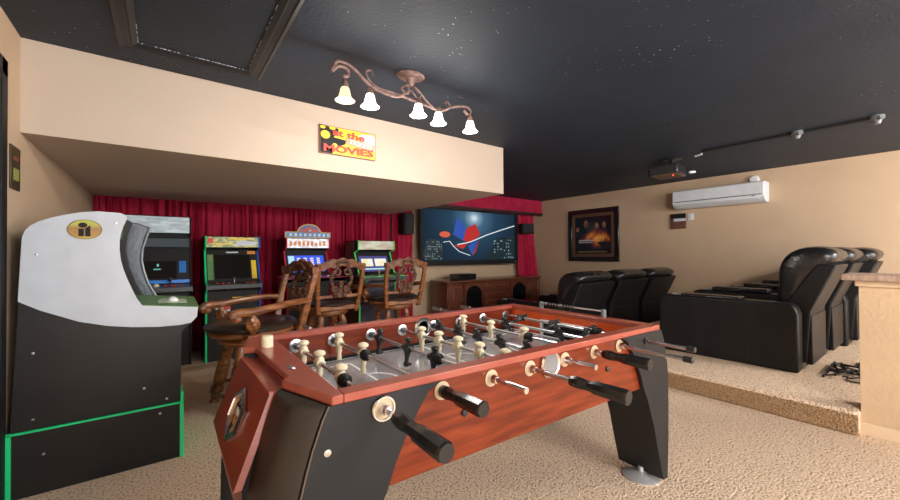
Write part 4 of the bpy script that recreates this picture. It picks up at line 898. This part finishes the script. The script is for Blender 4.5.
# figures: rod axis along y through origin
def fig_white():
    mb=MB()
    mb.lathe([(.001,-.092),(.012,-.092),(.013,-.075),(.010,-.060),(.015,-.045),(.013,-.030),(.018,-.018),(.020,0),(.019,.018),(.013,.027),(.014,.031),(.023,.035),(.025,.042),(.021,.050),(.010,.055),(.001,.056)],n=16,sx=.85,sy=1.)
    mb.lathe([(.001,-.018),(.017,-.018),(.017,.018),(.001,.018)],(0,0,0),(0,1,0),n=14)
    return mb
def fig_black():
    mb=MB()
    mb.lathe([(.001,-.092),(.011,-.092),(.014,-.080),(.009,-.068),(.011,-.045),(.014,-.030),(.019,-.014),(.021,.006),(.017,.020),(.008,.025),(.015,.032),(.017,.042),(.013,.052),(.001,.056)],n=14,sx=.85,sy=1.05)
    mb.lathe([(.001,-.024),(.018,-.024),(.018,.024),(.001,.024)],(0,0,0),(0,1,0),n=14)
    mb.ball((.010,.0,-.083),(.018,.013,.010),8,5)
    return mb
protos={}
for i in range(8):
    u=None; p0=T((ru(i,near_end[i]),near_end[i],RZ)); p1=T((ru(i,far_end[i]),far_end[i],RZ)); d=(p1-p0).normalized(); ang=math.atan2(-d.x,d.y)
    rod=F('rod',MB().tube([p0,p1],.0085,14),RODM,loc=tuple(p0))
    if i not in handle:
        if i in (2,4): F('rod_end',MB().tube([p0-d*.004,p0+d*.07],.0105,14).tube([p0-d*.0045,p0-d*.004],.006,12),CHROME,parent=rod)
        else: F('end_cap',MB().tube([p0-d*.018,p0+d*.016],.0125,14),BLKP,parent=rod,bevel=.002)
    else:
        h0,h1=handle[i]; q0=T((ru(i,h0),h0,RZ)); q1=T((ru(i,h1),h1,RZ)); L=(q1-q0).length; ax=(q1-q0).normalized()
        F('handle',MB().lathe([(.001,-.010),(.016,-.010),(.018,0),(.0195,L*.08),(.019,L*.18),(.0165,L*.26),(.017,L*.36),(.0215,L*.44),(.0225,L*.7),(.0235,L*.97),(.021,L),(.001,L)],q0,ax,n=8),mat('handle_black',(.014,.0145,.016),.22),parent=rod,smooth=20)
    # far-end grip sleeve
    F('rod_sleeve',MB().tube([p1-d*.11,p1],.012,12),STEEL,parent=rod)
    # escutcheons
    vv=-.0015 if i in (0,7) else .0185
    c0=T((ru(i,vv),vv,RZ)); F('bushing_plate',MB().lathe([(.001,0),(.028,0),(.028,.002),(.001,.003)] if i<7 else [(.001,0),(.016,0),(.016,.004),(.001,.006)],(c0.x,c0.y,RZ),(0,-1,0),n=26),(BUSH if i<7 else BLKP),parent=rod)
    if i<7:
        F('bushing',MB().lathe([(.010,0),(.015,.002),(.015,.012),(.011,.026),(.010,.026)],(c0.x,c0.y-.002,RZ),(0,-1,0),n=18),CHROME,parent=rod)
    if i==0:
        F('bushing_ring',MB().torus((c0.x,c0.y-.003,RZ),.031,.004,(0,1,0),n=26,m=6),CHROME,parent=rod)
    c1=T((ru(i,.904),.904,RZ)); F('inner_bushing',MB().lathe([(.010,0),(.029,0),(.030,.003),(.022,.005),(.016,.006),(.014,.018),(.010,.018)],(c1.x,c1.y,RZ),(0,-1,0),n=22),STEEL,parent=rod)
    F('inner_collar',MB().lathe([(.009,0),(.0165,0),(.0165,.012),(.009,.014)],(c1.x,c1.y-.005,RZ),(0,-1,0),n=18),BLKP,parent=rod)
    c2=T((ru(i,.053),.053,RZ)); F('inner_bushing',MB().lathe([(.010,0),(.029,0),(.030,.003),(.022,.005),(.016,.006),(.010,.006)],(c2.x,c2.y,RZ),(0,1,0),n=22),STEEL,parent=rod)
    for v in bump[i]:
        q=T((ru(i,v),v,RZ)); F('rubber_bumper',MB().lathe([(.001,-.020),(.020,-.020),(.023,-.012),(.023,.006),(.018,.016),(.014,.022),(.001,.022)],q,-d,n=18),BLKM,parent=rod)
    for k,v in enumerate(men[i]):
        q=T((ru(i,v),v,RZ)); tm=team[i]
        if tm not in protos:
            o=build('player_figure',fig_white() if tm else fig_black(),CREAM if tm else BLKP,rod,world=False,smooth=50); protos[tm]=o
        else:
            o=protos[tm].copy(); COL.objects.link(o); o.parent=rod
        o['label']='cream player figure' if tm else 'black player figure'
        o.location=q-p0; o.rotation_euler=(0,tilt[i],ang)
        o.scale=(1.05,1.05,.86)

# ------------------------------------------------------------------ lights, world, camera
w=bpy.data.worlds.new('world'); scn.world=w; w.use_nodes=True
bg=w.node_tree.nodes['Background']; bg.inputs['Color'].default_value=(.97,.985,1,1); bg.inputs['Strength'].default_value=5.2
# camera solved from the photograph's vanishing lines
F_=379.11; yaw,pitch,roll=R_(37.1638),R_(.59085),R_(-.34576)
f=Vector((sin(yaw)*cos(pitch),cos(yaw)*cos(pitch),sin(pitch))); r=Vector((cos(yaw),-sin(yaw),0)); u=r.cross(f)
r2=r*cos(roll)+u*sin(roll); u2=-r*sin(roll)+u*cos(roll)
cam=bpy.data.cameras.new('camera'); cam.sensor_width=36; cam.lens=F_*36/900; cam.clip_start=.02
co=bpy.data.objects.new('camera',cam); COL.objects.link(co)
co.matrix_world=Matrix(((r2.x,u2.x,-f.x,0),(r2.y,u2.y,-f.y,0),(r2.z,u2.z,-f.z,1.15),(0,0,0,1)))
scn.camera=co
scn.view_settings.view_transform='Standard'; scn.view_settings.look='None'; scn.view_settings.gamma=1
scn.view_settings.exposure=0.25; scn.view_settings.use_curve_mapping=False
